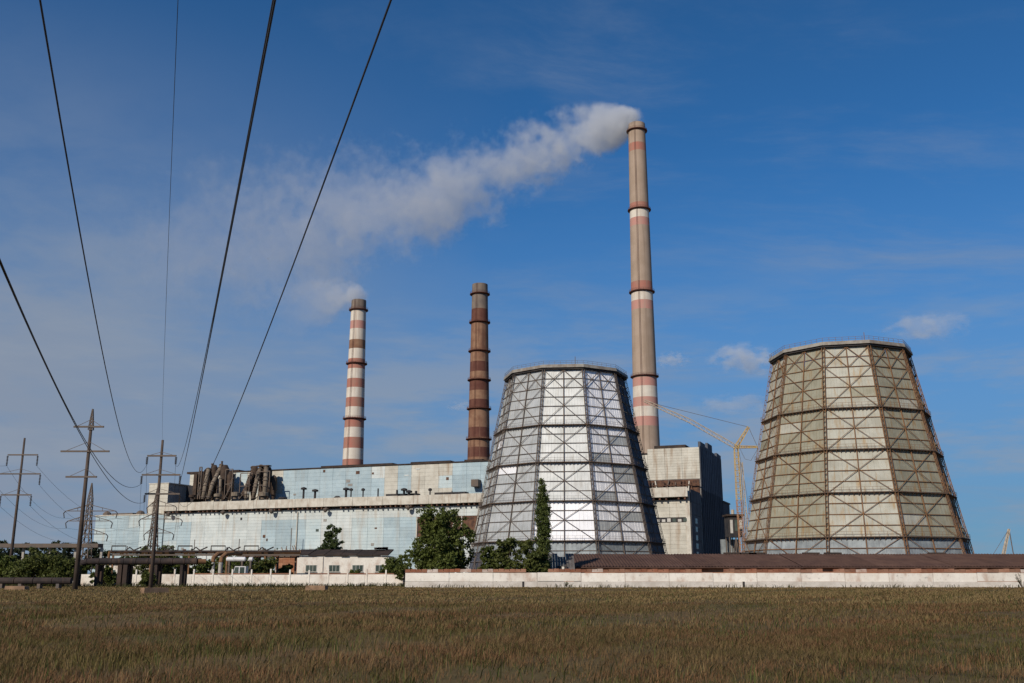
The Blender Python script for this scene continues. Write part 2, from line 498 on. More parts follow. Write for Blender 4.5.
def cooling_tower(x, y, phi0, label, clad, frame, k_=1.0):
    root = thing('cooling_tower', label, 'cooling tower', (x, y, 0))
    root.scale = (k_, k_, k_)
    fr = MT[frame]
    face_rot = [R(phi0 + 36 * k) for k in range(10)]
    cor_rot = [a + R(18) for a in face_rot]
    # cladding sheets: two ribbed plates to a sheet, one sheet between two girts
    sheet = {}
    for ri, (z0, z1) in enumerate(ROWS):
        for s in (-1, 1):
            b = MB()
            for a0, a1, po in ((0.012, 0.498, -0.27), (0.502, 0.996, -0.24)):
                g = 0.05
                t0, t1 = (a0, a1) if s > 0 else (-a1, -a0)
                p = [fp(z0 + g, t0, po - 0.12), fp(z0 + g, t1, po - 0.12), fp(z0 + g, t1, po), fp(z0 + g, t0, po),
                     fp(z1 - g, t0, po - 0.12), fp(z1 - g, t1, po - 0.12), fp(z1 - g, t1, po), fp(z1 - g, t0, po)]
                b.hexa(p)
                # ribs standing proud of the plate
                for q in range(1, 4):
                    tq = t0 + (t1 - t0) * q / 4
                    b.bar(fp(z0 + g, tq, po + 0.02), fp(z1 - g, tq, po + 0.02), 0.10, 0.06)
            me = b.mesh('cladding_sheet', 'clad_grey')
            sheet[(ri, s)] = me
    hidden = MB()
    for k, a in enumerate(face_rot):
        shown = k in clad['shown']
        for ri in range(len(ROWS)):
            for s in (-1, 1):
                me = sheet[(ri, s)]
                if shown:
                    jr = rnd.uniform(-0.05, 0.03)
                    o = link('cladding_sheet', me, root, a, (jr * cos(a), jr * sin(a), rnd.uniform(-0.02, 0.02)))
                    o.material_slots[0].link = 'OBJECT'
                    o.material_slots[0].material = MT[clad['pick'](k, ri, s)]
                else:
                    rot = Matrix.Rotation(a, 3, 'Z')
                    hidden.add([rot @ v.co for v in me.vertices], [tuple(p.vertices) for p in me.polygons])
    h = hidden.build('cladding_sheet', clad['base'], root)
    h['kind'] = 'stuff'
    # lattice columns at the ten corners
    b = MB()
    for off in (0.0, 0.34):
        for sd in (-0.30, 0.30):
            b.bar(cp(0, off, sd), cp(55.3, off, sd), 0.10)
    zz = 0.6
    while zz < 55:
        for off in (0.0, 0.34):
            b.bar(cp(zz, off, -0.30), cp(zz, off, 0.30), 0.10)
        for sd in (-0.30, 0.30):
            b.bar(cp(zz, 0, sd), cp(zz, 0.34, sd), 0.09)
        zz += 1.25
    me = b.mesh('corner_column', fr)
    for a in cor_rot:
        link('corner_column', me, root, a)
    me = MB().bar(fp(0, 0, 0.02), fp(55.3, 0, 0.02), 0.20).mesh('mid_post', fr)
    for a in face_rot:
        link('mid_post', me, root, a)
    # girts between the sheets, one length to a face
    gm = []
    for ri, (z0, z1) in enumerate(ROWS):
        if z0 in TZ and z0 > 0:
            continue
        zz = z0 if z0 > 0 else 0.4
        gm.append(MB().bar(fp(zz, -0.985, -0.09), fp(zz, 0.985, -0.09), 0.13, 0.15).mesh('girt', fr))
    for k, a in enumerate(face_rot):
        if k in clad['shown']:
            for me in gm:
                link('girt', me, root, a)
        else:
            j = MB()
            rot = Matrix.Rotation(a, 3, 'Z')
            for me in gm:
                j.add([rot @ v.co for v in me.vertices], [tuple(p.vertices) for p in me.polygons])
            o = j.build('girt', fr, root)
            o['kind'] = 'stuff'
    # walkways at the four tiers
    for z in TZ[1:5]:
        wk = MB()
        for a in face_rot:
            rot = Matrix.Rotation(a, 3, 'Z')
            pts = []
            for zz in (z - 0.16, z + 0.03):
                pts += [rot @ fp(zz, -1, -0.25), rot @ fp(zz, 1, -0.25), rot @ fp(zz, 1.0, 0.60), rot @ fp(zz, -1.0, 0.60)]
            wk.hexa(pts)
        w = wk.build('walkway', MT['steel_ring'], root)
        rl = MB()
        for a in face_rot:
            rot = Matrix.Rotation(a, 3, 'Z')
            for hz in (0.55, 1.1):
                rl.bar(rot @ (fp(z, -1, 0.56) + Vector((0, 0, hz))), rot @ (fp(z, 1, 0.56) + Vector((0, 0, hz))), 0.05)
            for q in range(9):
                p = rot @ fp(z, -1 + q / 4.5, 0.56)
                rl.bar(p, p + Vector((0, 0, 1.1)), 0.05)
            for q in range(14):       # brackets under the deck
                p0 = rot @ fp(z - 0.2, -0.94 + q * 0.145, 0.52)
                p1 = rot @ fp(z - 0.85, -0.94 + q * 0.145, -0.2)
                rl.bar(p0, p1, 0.09)
        rl.build('railing', fr, w)
    # crosses of bracing, one to a face and tier
    spans = [(0, 10), (10, 20), (20, 30), (30, 40), (40, 50.2)]
    for z0, z1 in spans:
        b = MB()
        b.bar(fp(z0, -0.96, 0.05), fp(z1, 0.96, 0.05), 0.11)
        b.bar(fp(z0, 0.96, 0.14), fp(z1, -0.96, 0.14), 0.11)
        me = b.mesh('cross_brace', fr)
        for k, a in enumerate(face_rot):
            if k in clad['shown']:
                link('cross_brace', me, root, a)
    for s in (-1, 1):
        b = MB()
        b.bar(fp(50.2, 0.03 * s, 0.05), fp(55.1, 0.96 * s, 0.05), 0.12)
        b.bar(fp(50.2, 0.96 * s, 0.14), fp(55.1, 0.03 * s, 0.14), 0.15)
        me = b.mesh('cross_brace', fr)
        for k, a in enumerate(face_rot):
            if k in clad['shown']:
                link('cross_brace', me, root, a)
    # rim: overhanging band, deck and railing
    rim = MB()
    under = MB()
    rl = MB()
    for a in face_rot:
        rot = Matrix.Rotation(a, 3, 'Z')
        p = []
        for zz in (55.75, 56.6):
            p += [rot @ fp(zz, -1, -1.2), rot @ fp(zz, 1, -1.2), rot @ fp(zz, 1, 0.95), rot @ fp(zz, -1, 0.95)]
        rim.hexa(p)
        p = []
        for zz in (55.3, 55.745):
            p += [rot @ fp(zz, -1, -1.0), rot @ fp(zz, 1, -1.0), rot @ fp(zz, 1, 0.55), rot @ fp(zz, -1, 0.55)]
        under.hexa(p)
        for hz in (0.5, 1.0):
            rl.bar(rot @ fp(56.6 + hz, -1, 0.7 + 0.2035 * hz), rot @ fp(56.6 + hz, 1, 0.7 + 0.2035 * hz), 0.05)
        for q in range(7):
            p0 = rot @ fp(56.6, -1 + q / 3.5, 0.7)
            rl.bar(p0, p0 + Vector((0, 0, 1.0)), 0.06)
    rim.build('rim_band', 'rim', root)
    under.build('rim_shade_strip', 'dark_gap', root)  # near-black strip: the shadow under the rim put into colour
    rl.build('railing', fr, root)
    b = MB()
    b.lathe([(trad(0) + 1.5, 0), (trad(0) + 1.5, 0.7), (trad(0) - 2.0, 0.7)], 10, phase=cor_rot[0])
    b.build('basin_wall', 'concrete', root)
    b = MB()
    b.tube([(2, -13, 56.6), (2, -13, 59.5)], 0.08, 5)
    b.bar((2, -13, 56.7), (2, -15.4, 56.7), 0.1)
    b.build('lightning_rod', fr, root)
    return root


rt = random.Random(11)


def pick_near(k, ri, s):
    z0, z1 = ROWS[ri]
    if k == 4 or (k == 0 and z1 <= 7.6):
        return 'clad_dark'  # right-hand face: its shade is put into the sheet colour
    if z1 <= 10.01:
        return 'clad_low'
    if k == 3:                       # newer sheets, and the glint on this face put into white
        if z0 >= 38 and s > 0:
            return 'clad_new_glint'
        return 'clad_new_glint' if rt.random() < 0.85 else 'clad_grey'
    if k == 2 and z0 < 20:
        return 'clad_new_glint'
    return 'clad_new_glint' if rt.random() < 0.02 else 'clad_grey'


def pick_old(k, ri, s):
    z0, z1 = ROWS[ri]
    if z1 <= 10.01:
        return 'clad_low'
    if k in (0, 2):
        return 'clad_pale' if rt.random() < 0.93 else 'clad_old'
    return 'clad_old' if rt.random() < 0.94 else 'clad_pale'


cooling_tower(15.5, 280, -95 - 72, 'silver-grey clad cooling tower with newer sheets and a painted-in glint, behind the slim poplar',
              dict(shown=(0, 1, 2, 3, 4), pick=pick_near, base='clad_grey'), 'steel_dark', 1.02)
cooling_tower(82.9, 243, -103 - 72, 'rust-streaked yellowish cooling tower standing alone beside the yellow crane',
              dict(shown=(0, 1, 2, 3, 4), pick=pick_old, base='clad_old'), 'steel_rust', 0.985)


# ------------------------------------------------------------------ chimneys
def chimney(label, u_top, v_top, Y, w_top, w_low, v_low, bands, rings, flare=0.0, ring_mat='ch_ring'):
    """bands: (image row where the band ends, paint); rings: image rows of the galleries"""
    p = at(u_top, v_top, Y)
    zt = at(u_top, v_top, Y - 3.4).z
    zl = at(u_top, v_low, Y - 4).z
    k = (w_low - w_top) / (zt - zl)

    def rad(z):
        return w_top + k * (zt - z) + flare * max(0, (zl - z) / zl) ** 2
    root = thing('chimney', label, 'chimney', (p.x, Y, 0))
    paints = []
    for _, m in bands:
        if m not in paints:
            paints.append(m)
    prev = zt
    for v, m in bands:
        z = 0.0 if v is None else at(u_top, v, Y - 4).z
        steps = max(1, int((prev - z) / 12))
        prof = [(rad(prev + (z - prev) * i / steps), prev + (z - prev) * i / steps) for i in range(steps + 1)]
        MB().lathe(list(reversed(prof)), 32).build('shaft_band', m, root, smooth=True)
        prev = z
    MB().lathe([(rad(zt), zt), (rad(zt) - 0.55, zt + 0.05), (rad(zt) - 0.6, zt - 9)], 32).build('flue_mouth', 'ch_soot', root)
    for v in rings:
        z = at(u_top, v, Y - 4).z
        r = rad(z)
        g = MB().lathe([(r - 0.02, z - 0.7), (r + 1.15, z - 0.15), (r + 1.2, z + 0.15), (r - 0.02, z + 0.15)], 32).build('gallery', ring_mat, root)
        rl = MB()
        for hz in (0.6, 1.15):
            rl.lathe([(r + 0.93, z + hz), (r + 0.99, z + hz), (r + 0.99, z + hz + 0.09), (r + 0.93, z + hz + 0.09), (r + 0.93, z + hz)], 32)
        for j in range(32):
            a = 2 * pi * j / 32
            q = Vector(((r + 0.96) * cos(a), (r + 0.96) * sin(a), z + 0.1))
            rl.bar(q, q + Vector((0, 0, 1.1)), 0.07)
        rl.build('railing', ring_mat, g)
    # ladder up the sunlit side
    b = MB()
    a = R(-112)
    ca, sa = cos(a), sin(a)
    tz = 20.0
    while tz < zt - 1:
        r0, r1 = rad(tz) + 0.25, rad(tz + 8) + 0.25
        for sd in (-0.3, 0.3):
            b.bar((r0 * ca - sd * sa, r0 * sa + sd * ca, tz), (r1 * ca - sd * sa, r1 * sa + sd * ca, min(tz + 8, zt)), 0.10)
        tz += 8
    b.build('ladder', ring_mat, root)
    return root


chimney('red and white banded chimney with smoke at its mouth, above the blue wall', 359, 299, 525, 4.03, 5.57, 467,
        [(308, 'ch_soot'), (320, 'ch_white'), (328, 'ch_pink'), (339, 'ch_white'), (348, 'ch_tan'), (358, 'ch_white'), (368, 'ch_red'),
         (378, 'ch_white'), (387, 'ch_red'), (397, 'ch_white'), (406.5, 'ch_red'), (417, 'ch_white'), (427, 'ch_red'), (437, 'ch_white'),
         (448, 'ch_red'), (459, 'ch_white'), (470, 'ch_red'), (480, 'ch_white'), (None, 'ch_concrete')], [308.5, 362.5, 418])
chimney('sooty dark brown banded chimney without smoke, just behind the silver cooling tower', 480, 283, 515, 4.22, 5.89, 460,
        [(292, 'ch_soot'), (308, 'ch_soot'), (321, 'ch_dark'), (334, 'ch_tan'), (350, 'ch_tan'), (361, 'ch_tan'), (371, 'ch_dark'), (379, 'ch_tan'),
         (390, 'ch_dark'), (399, 'ch_tan'), (408, 'ch_dark'), (427, 'ch_tan'), (437, 'ch_dark'), (447, 'ch_tan'), (457, 'ch_dark'), (None, 'ch_tan')],
        [292.5, 321, 350, 379, 408, 438.5], ring_mat='ch_dark')
chimney('tallest chimney, bare concrete with pink and white bands and a long smoke plume', 636.5, 122, 525, 4.80, 6.98, 445,
        [(128, 'ch_concrete'), (142, 'ch_concrete'), (150, 'ch_red'), (202, 'ch_concrete'), (207, 'ch_red'), (217, 'ch_white'), (225, 'ch_pink'),
         (281, 'ch_concrete'), (290, 'ch_red'), (300, 'ch_white'), (309, 'ch_pink'), (377.5, 'ch_concrete'), (386, 'ch_pink'), (397, 'ch_white'),
         (406.5, 'ch_pink'), (416.5, 'ch_white'), (426, 'ch_pink'), (None, 'ch_concrete')], [128.5, 208, 290.5, 375.5], flare=3.0)


# ------------------------------------------------------------------ the power station
YAW = R(21)
P0 = Vector((-10.6, 335.0, 0))
E_ = Vector((cos(YAW), -sin(YAW), 0))
N_ = Vector((sin(YAW), cos(YAW), 0))


def su(u, setback=0.0, v=520):
    """distance along the front (from its origin) of picture column u, on the wall plane that lies `setback` behind the front"""
    q = P0 + N_ * setback
    b = 341.5 - v
    az = (u - 512) / (FPX * cos(TH) - b * sin(TH))
    return (az * q.y - q.x) / (E_.x - az * E_.y)


def zu(u, v, setback=0.0):
    q = P0 + N_ * setback + E_ * su(u, setback, v)
    return at(u, v, q.y).z


KB = 1.25                     # the hall is laid out at 335 m and stands, that much larger, at 419 m
station = thing('power_station', 'long turbine hall of the power station, clad in pale blue and cream panels', 'power station', P0 * KB, -YAW)
station.scale = (KB, KB, KB)
SB = 17.0
xl, xr = su(165), su(690)
ZF0, ZF1 = 25.0, 28.0          # the fascia's foot and top
ux0, ux1 = su(190, SB, 480), su(700, SB, 470)
UZ = 41.0
rp = random.Random(5)


def panel_mesh(w, h, n):
    b = MB()
    for i in range(n):
        z0, z1 = h * i / n + 0.018, h * (i + 1) / n - 0.018
        b.box(0.03, w - 0.03, -0.18, 0.0, z0, z1)
    return b.mesh('wall_panel', 'wall_white')


def panels(parent, x0, x1, z0, z1, y, nx, nz, split, pick):
    w, h = (x1 - x0) / nx, (z1 - z0) / nz
    me = panel_mesh(w, h, split)
    for i in range(nx):
        for j in range(nz):
            m = pick(x0 + w * (i + 0.5), z0 + h * (j + 0.5), i, j)
            if m is None:
                continue
            o = link('wall_panel', me, parent, 0, (x0 + w * i, y + rp.uniform(-0.03, 0.03), z0 + h * j))
            o.material_slots[0].link = 'OBJECT'
            o.material_slots[0].material = MT[m]


def by_cols(cols, setback, v):
    edges = [(su(u, setback, v), m) for u, m in cols]

    def pick(x, z, i, j):
        for e, m in edges:
            if x < e:
                return m if rp.random() > 0.05 else rp.choice(['wall_white', 'wall_paleblue', m])
        return edges[-1][1]
    return pick


# lower hall: backing, panels, soffit, fascia
b = MB()
b.box(xl, xr, 0.004, SB + 1, 0, ZF1 - 1.0)
lower = b.build('lower_hall', 'wall_back', station)
low_pick = by_cols([(193, 'wall_blue'), (257, 'wall_white'), (300, 'wall_blue'), (322, 'wall_paleblue'), (345, 'wall_white'), (380, 'wall_paleblue'),
                    (413, 'wall_blue'), (700, 'wall_cream')], 0, 530)
band_r0 = su(652, 0, 500)
gap_l, gap_r = su(412), su(482)


def low_pick2(x, z, i, j):
    if gap_l + 2 < x < gap_r and 13.5 < z < 21.0:
        return None
    if z > 21.0:
        return 'wall_white' if x < gap_r else 'wall_cream'
    if x > gap_l and x < gap_r:
        return 'wall_white'
    return low_pick(x, z, i, j)


panels(lower, xl, xr, 0.2, 24.2, -0.004, 32, 7, 3, low_pick2)
# rusty bay behind the big tree
b = MB()
b.box(gap_l + 1, gap_r + 1, -0.10, -0.01, 13.2, 20.8)
bay = b.build('open_bay', 'rusty', lower)
for i in range(6):
    x = gap_l + 2 + i * 4.2
    MB().bar((x, -0.3, 13.4), (x + (2.0 if i % 2 else 0.1), -0.3, 20.6), 0.4).build('bay_strut', 'fascia', bay)
# window strips at the eastern end
for v0, v1 in ((494.5, 499.5), (518.5, 523.5)):
    z1, z0 = zu(672, v0), zu(672, v1)
    x0, x1 = su(640), su(688)
    w = MB().box(x0, x1, -0.28, -0.20, z0, z1).build('window_strip', 'dark_gap', lower)
    for i in range(9):
        if rp.random() < 0.75:
            xx = x0 + (x1 - x0) * (i + 0.5) / 9
            MB().box(xx - 0.55, xx + 0.55, -0.34, -0.285, z0 + 0.15, z1 - 0.2 - rp.random() * 0.4).build('pane', rp.choice(['glass', 'glass', 'frame_white']), w)
MB().box(xr - 1.2, xr + 0.15, -0.32, 0.3, 0, ZF1 - 0.3).build('corner_pilaster', 'fascia', lower)
# fascia pieces, brackets, and a near-black strip painting in the soffit's shadow
b = MB()
b.box(xl - 0.5, xr - 0.2, 0.0, 2.0, 24.2, 25.0)
b.build('soffit_shade_strip', 'dark_gap', lower)
nf = 34
fw = (xr - xl) / nf
fm = MB().box(0.04, fw - 0.04, -2.2, -1.9, ZF0, ZF1).box(0.04, fw - 0.04, -1.9, 0.3, ZF0, ZF0 + 0.3).mesh('fascia_panel', 'fascia')
for i in range(nf):
    link('fascia_panel', fm, lower, 0, (xl + i * fw, rp.uniform(-0.06, 0.06), rp.uniform(-0.05, 0.05)))
bm_ = MB().box(-0.25, 0.25, -1.85, -0.2, -0.75, -0.02).mesh('soffit_bracket', 'rusty')
for i in range(nf * 3):
    if rp.random() < 0.8:
        link('soffit_bracket', bm_, lower, 0, (xl + (i + 0.5) * fw / 3, 0, ZF0 - rp.uniform(0, 0.15)))
MB().box(xl, xr - 0.2, 0.3, SB, ZF1 - 1.0 + 0.01, ZF1 - 0.6).build('roof', 'roof_dark', lower)
for u in (173, 227, 275, 329, 411):          # dark lamp hoods slung under the fascia
    x = su(u, 0, 512)
    MB().lathe([(0.15, 24.6), (1.0, 24.2), (0.75, 23.5), (0.1, 22.9)], 8, (x, -2.3)).build('lamp_hood', 'steel_dark', lower)
for i in range(16):          # louvres and patched openings set into the panelled front
    xv, zv_ = rp.uniform(xl + 6, gap_l - 6), rp.uniform(9, 22)
    wv_, hv_ = rp.uniform(0.5, 1.6), rp.uniform(0.4, 1.1)
    MB().box(xv, xv + wv_, -0.26, -0.19, zv_, zv_ + hv_).build('louvre', rp.choice(['dark_gap', 'wall_back', 'rusty', 'glass']), lower)
for i in range(14):
    xv, zv_ = rp.uniform(ux0 + 30, ux1 - 30), rp.uniform(31, 39.5)
    MB().box(xv, xv + rp.uniform(0.5, 2.2), SB - 0.26, SB - 0.19, zv_, zv_ + rp.uniform(0.4, 1.2)).build('patch_plate', rp.choice(['wall_back', 'rusty', 'wall_cream', 'wall_white']), lower)
x = su(297.5, 0, 530)
MB().tube([(x, -0.5, 8), (x, -0.5, 23.5)], 0.22, 6).build('drainpipe', 'fascia', lower)
for u, z1 in ((301, 17.5), (250, 14), (206, 14), (140, 12)):
    x = su(u, 0, 530)
    MB().tube([(x, -6, 5), (x, -6, z1)], 0.14, 6).build('mast_pipe', 'steel_dark', station)

# western wing
wx0, wx1 = su(97), su(165)
wz = zu(110, 517)
b = MB().box(wx0, wx1 - 0.02, -0.6, 30, 0, wz)
wing = b.build('west_wing', 'wall_back', station)
panels(wing, wx0, wx1 - 0.02, 0.2, wz, -0.604, 6, 5, 4, lambda x, z, i, j: 'wall_blue' if rp.random() < 0.75 else 'wall_paleblue')
MB().box(wx0 - 0.2, wx1 - 0.02, -0.95, 30.2, wz + 0.004, wz + 0.4).build('roof_edge', 'fascia', wing)
for u in (134.5, 101):
    MB().lathe([(1.6, wz + 0.3), (1.6, wz + 1.2), (0.9, wz + 1.9), (0.1, wz + 2.1)], 8, (su(u), 3.0)).build('roof_vent', 'steel_dark', wing)
MB().box(su(100), su(121), 6, 9, wz + 0.41, wz + 1.5).build('roof_duct', 'steel_dark', wing)
# stair tower and the dark recess next to it
tx0, tx1 = su(147.5), su(167)
tz = zu(157, 485)
b = MB().box(tx0 + 0.2, tx1 - 0.2, -0.4, 12, wz - 1.5, tz)
st = b.build('stair_tower', 'wall_back', station)
panels(st, tx0, tx1, wz + 0.5, tz, -0.404, 2, 4, 2, lambda x, z, i, j: 'wall_cream')
MB().box(tx0 - 0.2, tx1 + 0.2, -0.7, 12.2, tz + 0.004, tz + 0.35).build('roof_edge', 'fascia', st)
b = MB().box(tx1 - 0.1, ux0 + 8, 10.0, 30, ZF1 - 0.55, zu(180, 487, 10))
b.build('recessed_block', 'dark_gap', station)

# upper hall
b = MB().box(ux0, ux1, SB, SB + 43, 0, UZ - 0.3)
upper = b.build('upper_hall', 'wall_back', station)
up_pick = by_cols([(243, 'wall_cream'), (287, 'wall_cream'), (382, 'wall_blue'), (393, 'wall_cream'), (407, 'wall_blue'), (455, 'wall_cream'),
                   (520, 'wall_blue'), (760, 'wall_cream')], SB, 470)
ue = su(648, SB, 470)
panels(upper, ux0, ue, ZF1 - 0.5, UZ - 0.2, SB - 0.004, 34, 3, 3, up_pick)
RZ = UZ + 1.6
panels(upper, ue, ux1, 32.2, RZ, SB - 0.004, 3, 4, 3, lambda x, z, i, j: 'wall_cream')
MB().box(ue, ux1, SB + 0.1, SB + 43, UZ - 0.29, RZ).build('raised_end', 'wall_back', upper)
MB().box(ux0 - 0.2, ue, SB - 0.5, SB + 43, UZ - 0.1, UZ + 0.3).build('roof_edge', 'roof_dark', upper)
for ua, ub in ((318, 390), (408, 448), (462, 480), (184, 236)):
    MB().box(su(ua, SB, 468), su(ub, SB, 468), SB + 2, SB + 30, UZ + 0.31, UZ + 1.1).build('roof_monitor', 'roof_dark', upper)
MB().box(ue + 1, su(682, SB, 448), SB + 6, SB + 25, RZ + 0.004, RZ + 1.8).build('roof_monitor', 'roof_dark', upper)
# rusty gallery under the raised end
g = MB().box(ue - 8, ux1 - 0.3, SB - 0.35, SB - 0.02, ZF1 - 0.5, 32.0).build('open_gallery', 'rusty', upper)
for i in range(16):
    x = ue - 7 + i * (ux1 - ue + 6) / 16
    MB().bar((x, SB - 1.2, ZF1), (x + rp.uniform(-1, 1), SB - 0.9, 32.0 - rp.random()), 0.35).build('gallery_strut', rp.choice(['steel_dark', 'rusty', 'fascia']), g)
MB().bar((ue - 8, SB - 1.3, 30.2), (ux1, SB - 1.3, 30.2), 0.3).build('handrail', 'rusty', g)
# eastern gables: ribbed sheets, the unlit side's shade put into their dark colour
gm_up = MB().box(0.0, 0.25, 0.03, 3.55, 0.04, 7.3).box(0.25, 0.40, 1.6, 1.9, 0.04, 7.3).mesh('gable_sheet', 'gable')
for i in range(12):
    for j in range(6):
        o = link('gable_sheet', gm_up, upper, 0, (ux1 + 0.004 + rp.uniform(0, 0.03), SB + 0.1 + i * 3.57, j * 7.15))
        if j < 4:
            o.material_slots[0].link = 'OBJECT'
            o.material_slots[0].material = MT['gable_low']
for i in range(9):
    h = rp.uniform(0.3, 2.2) if i not in (3, 4) else 3.2
    MB().box(ux1 - 0.5, ux1 + 0.3, SB + 1 + i * 4.6, SB + 5.4 + i * 4.6, RZ - 0.1, RZ + h).build('parapet_piece', 'gable', upper)
gm_lo = MB().box(0.0, 0.25, 0.03, 2.75, 0.04, 3.9).mesh('gable_sheet', 'gable_grey')
for i in range(6):
    for j in range(7):
        link('gable_sheet', gm_lo, lower, 0, (xr + 0.16 + rp.uniform(0, 0.03), 0.35 + i * 2.78, j * 3.93))
for j in range(7):
    w = MB().box(xr + 0.42, xr + 0.5, 6.2, 9.6, 1.5 + j * 2.6, 3.2 + j * 2.6).build('window', 'frame_white', lower)
    for q in (0, 1):
        MB().box(xr + 0.505, xr + 0.54, 6.35 + q * 1.65, 7.8 + q * 1.65, 1.65 + j * 2.6, 3.05 + j * 2.6).build('pane', 'glass', w)
zr = zu(725, 503, SB + 43)
b = MB().box(ux1 - 22, ux1 + 0.2, SB + 43.02, SB + 58, 0, zr)
rear = b.build('rear_annex', 'gable_low', station)
MB().box(ux1 - 22, ux1 + 0.5, SB + 43.02, SB + 58.3, zr + 0.004, zr + 0.5).build('roof_edge', 'gable_grey', rear)
# roof equipment along the ledge: dark stub stacks with caps
for u, v0, w, kind in ((303.5, 488, 0.55, 'cap'), (315, 490, 0.6, 'cap'), (337.5, 497, 0.9, 'low'), (346, 488.5, 0.6, 'cap'), (351, 489, 0.35, 'cap'), (363, 489, 0.35, 'cap'), (378, 489.5, 0.3, 'rod'),
                       (397, 491, 0.4, 'rod'), (404, 489, 0.6, 'cap'), (409, 491, 0.6, 'cap'), (416, 492, 0.5, 'rod'), (430, 489, 0.35, 'cap'), (283, 498, 1.2, 'low'), (452, 492, 0.2, 'rod')):
    x = su(u, 5, 495)
    z1 = zu(u, v0, 5)
    if kind == 'cap':
        b = MB().lathe([(w * 0.7, ZF1 - 0.6), (w * 0.7, z1 - 1.0), (w * 2.0, z1 - 0.9), (w * 2.0, z1 - 0.3), (w * 0.4, z1)], 8, (x, 5))
    elif kind == 'low':
        b = MB().lathe([(w * 0.8, ZF1 - 0.6), (w * 1.6, z1 - 0.6), (w * 0.8, z1)], 8, (x, 5))
    else:
        b = MB().lathe([(w, ZF1 - 0.6), (w, z1), (0.02, z1 + 0.1)], 6, (x, 5))
    b.build('roof_vent', 'dark_gap', station)
for ua, ub in ((385, 416), (434, 465)):
    MB().box(su(ua, 6), su(ub, 6), 6, 9, ZF1 - 0.59, ZF1 + 1.4).build('roof_duct', 'dark_gap', station)
MB().box(su(474, SB), su(481, SB), SB - 3, SB - 0.4, zu(478, 488, SB), zu(478, 481, SB)).build('wall_box', 'steel_dark', upper)


# ash collectors and flue ducts on the ledge
def ducts(label, parts):
    root = thing('flue_ducts', label, 'flue ducts', P0 * KB, -YAW)
    root.scale = (KB, KB, KB)
    for kind, pts, r, m in parts:
        P = [(su(u, d, v), d, zu(u, v, d)) for u, v, d in pts]
        if kind == 'pipe':
            MB().tube(P, r, 10).build('flue_pipe', m, root, smooth=True)
            for i in range(len(P) - 1):
                a_, c_ = Vector(P[i]), Vector(P[i + 1])
                for q in (0.12, 0.55, 0.95):
                    d_ = (c_ - a_).normalized() * 0.14
                    p_ = a_.lerp(c_, q)
                    MB().tube([p_ - d_, p_ + d_], r * 1.28, 10).build('flange', 'steel_dark', root)
            p_ = Vector(P[0]).lerp(Vector(P[-1]), 0.6)
            MB().bar((p_.x - 0.4, p_.y + 0.9, ZF1 - 0.6), (p_.x, p_.y + r, p_.z), 0.22).build('support_strut', 'steel_dark', root)
        elif kind == 'drum':
            (x, d, z0), (_, _, z1) = P
            MB().lathe([(r * 0.4, z0 - 0.5), (r, z0 + (z1 - z0) * 0.35), (r, z1 - (z1 - z0) * 0.12), (r * 0.5, z1), (0.05, z1 + 0.1)], 12, (x, d)).build('collector_drum', m, root, smooth=True)
        elif kind == 'cap':
            (x, d, z0), (_, _, z1) = P
            MB().lathe([(r * 0.5, z0), (r * 0.5, z0 + (z1 - z0) * 0.4), (r, z0 + (z1 - z0) * 0.42), (r, z1 - 0.2), (r * 0.6, z1)], 12, (x, d)).build('vent_hood', m, root)
        elif kind == 'box':
            (x0, d, z0), (x1, _, z1) = P
            MB().box(x0, x1, d, d + r, z0, z1).build('duct_casing', m, root)
        elif kind == 'frame':
            (x0, d, z0), (x1, _, z1) = P
            b = MB()
            for xx in (x0, x1):
                b.bar((xx, d, z0), (xx, d, z1), r)
            b.bar((x0, d, z1), (x1, d, z1), r)
            b.bar((x0, d, (z0 + z1) / 2), (x1, d, (z0 + z1) / 2), r)
            b.bar((x0, d, z0), (x1, d, (z0 + z1) / 2), r * 0.8)
            b.build('support_frame', m, root)
    return root


B_ = 500
ducts('cluster of brown slanting flue pipes and collector drums next to the dark recess', [
    ('box', [(192, B_, 9), (197, 475, 9)], 5, 'duct'), ('frame', [(197.5, B_, 8), (202, 468, 8)], 0.35, 'steel_dark'),
    ('pipe', [(203, B_, 5), (205.5, 486, 6), (208.5, 469.5, 9)], 0.85, 'duct_pale'), ('pipe', [(208.5, B_, 5), (212.5, 485, 6), (218, 474, 9), (222, 466, 11)], 0.85, 'duct_pale'),
    ('drum', [(212, B_, 11), (212, 466, 11)], 1.6, 'duct'), ('drum', [(205, B_, 11), (205, 470, 11)], 1.6, 'duct'), ('drum', [(223, B_, 10), (223, 466, 10)], 1.7, 'duct'),
    ('drum', [(229, B_, 11), (229, 473, 11)], 1.5, 'duct'), ('drum', [(199, B_, 12), (199, 472, 12)], 1.3, 'duct'),
    ('pipe', [(220, B_, 7), (220.5, 478, 7)], 0.55, 'duct_pale'), ('pipe', [(222, 470, 10), (222, 462, 10)], 0.35, 'duct'), ('pipe', [(212.5, 470, 11), (212.5, 464.5, 11)], 0.5, 'duct'),
    ('cap', [(217.6, B_, 3), (217.6, 494.5, 3)], 1.5, 'duct_pale'), ('cap', [(192, B_, 3), (192, 495.5, 3)], 1.3, 'duct'), ('pipe', [(226, B_, 8), (231, 486, 8), (233, 476, 12)], 0.6, 'duct'),
    ('frame', [(224, B_, 7), (233, 470, 7)], 0.28, 'steel_dark')])
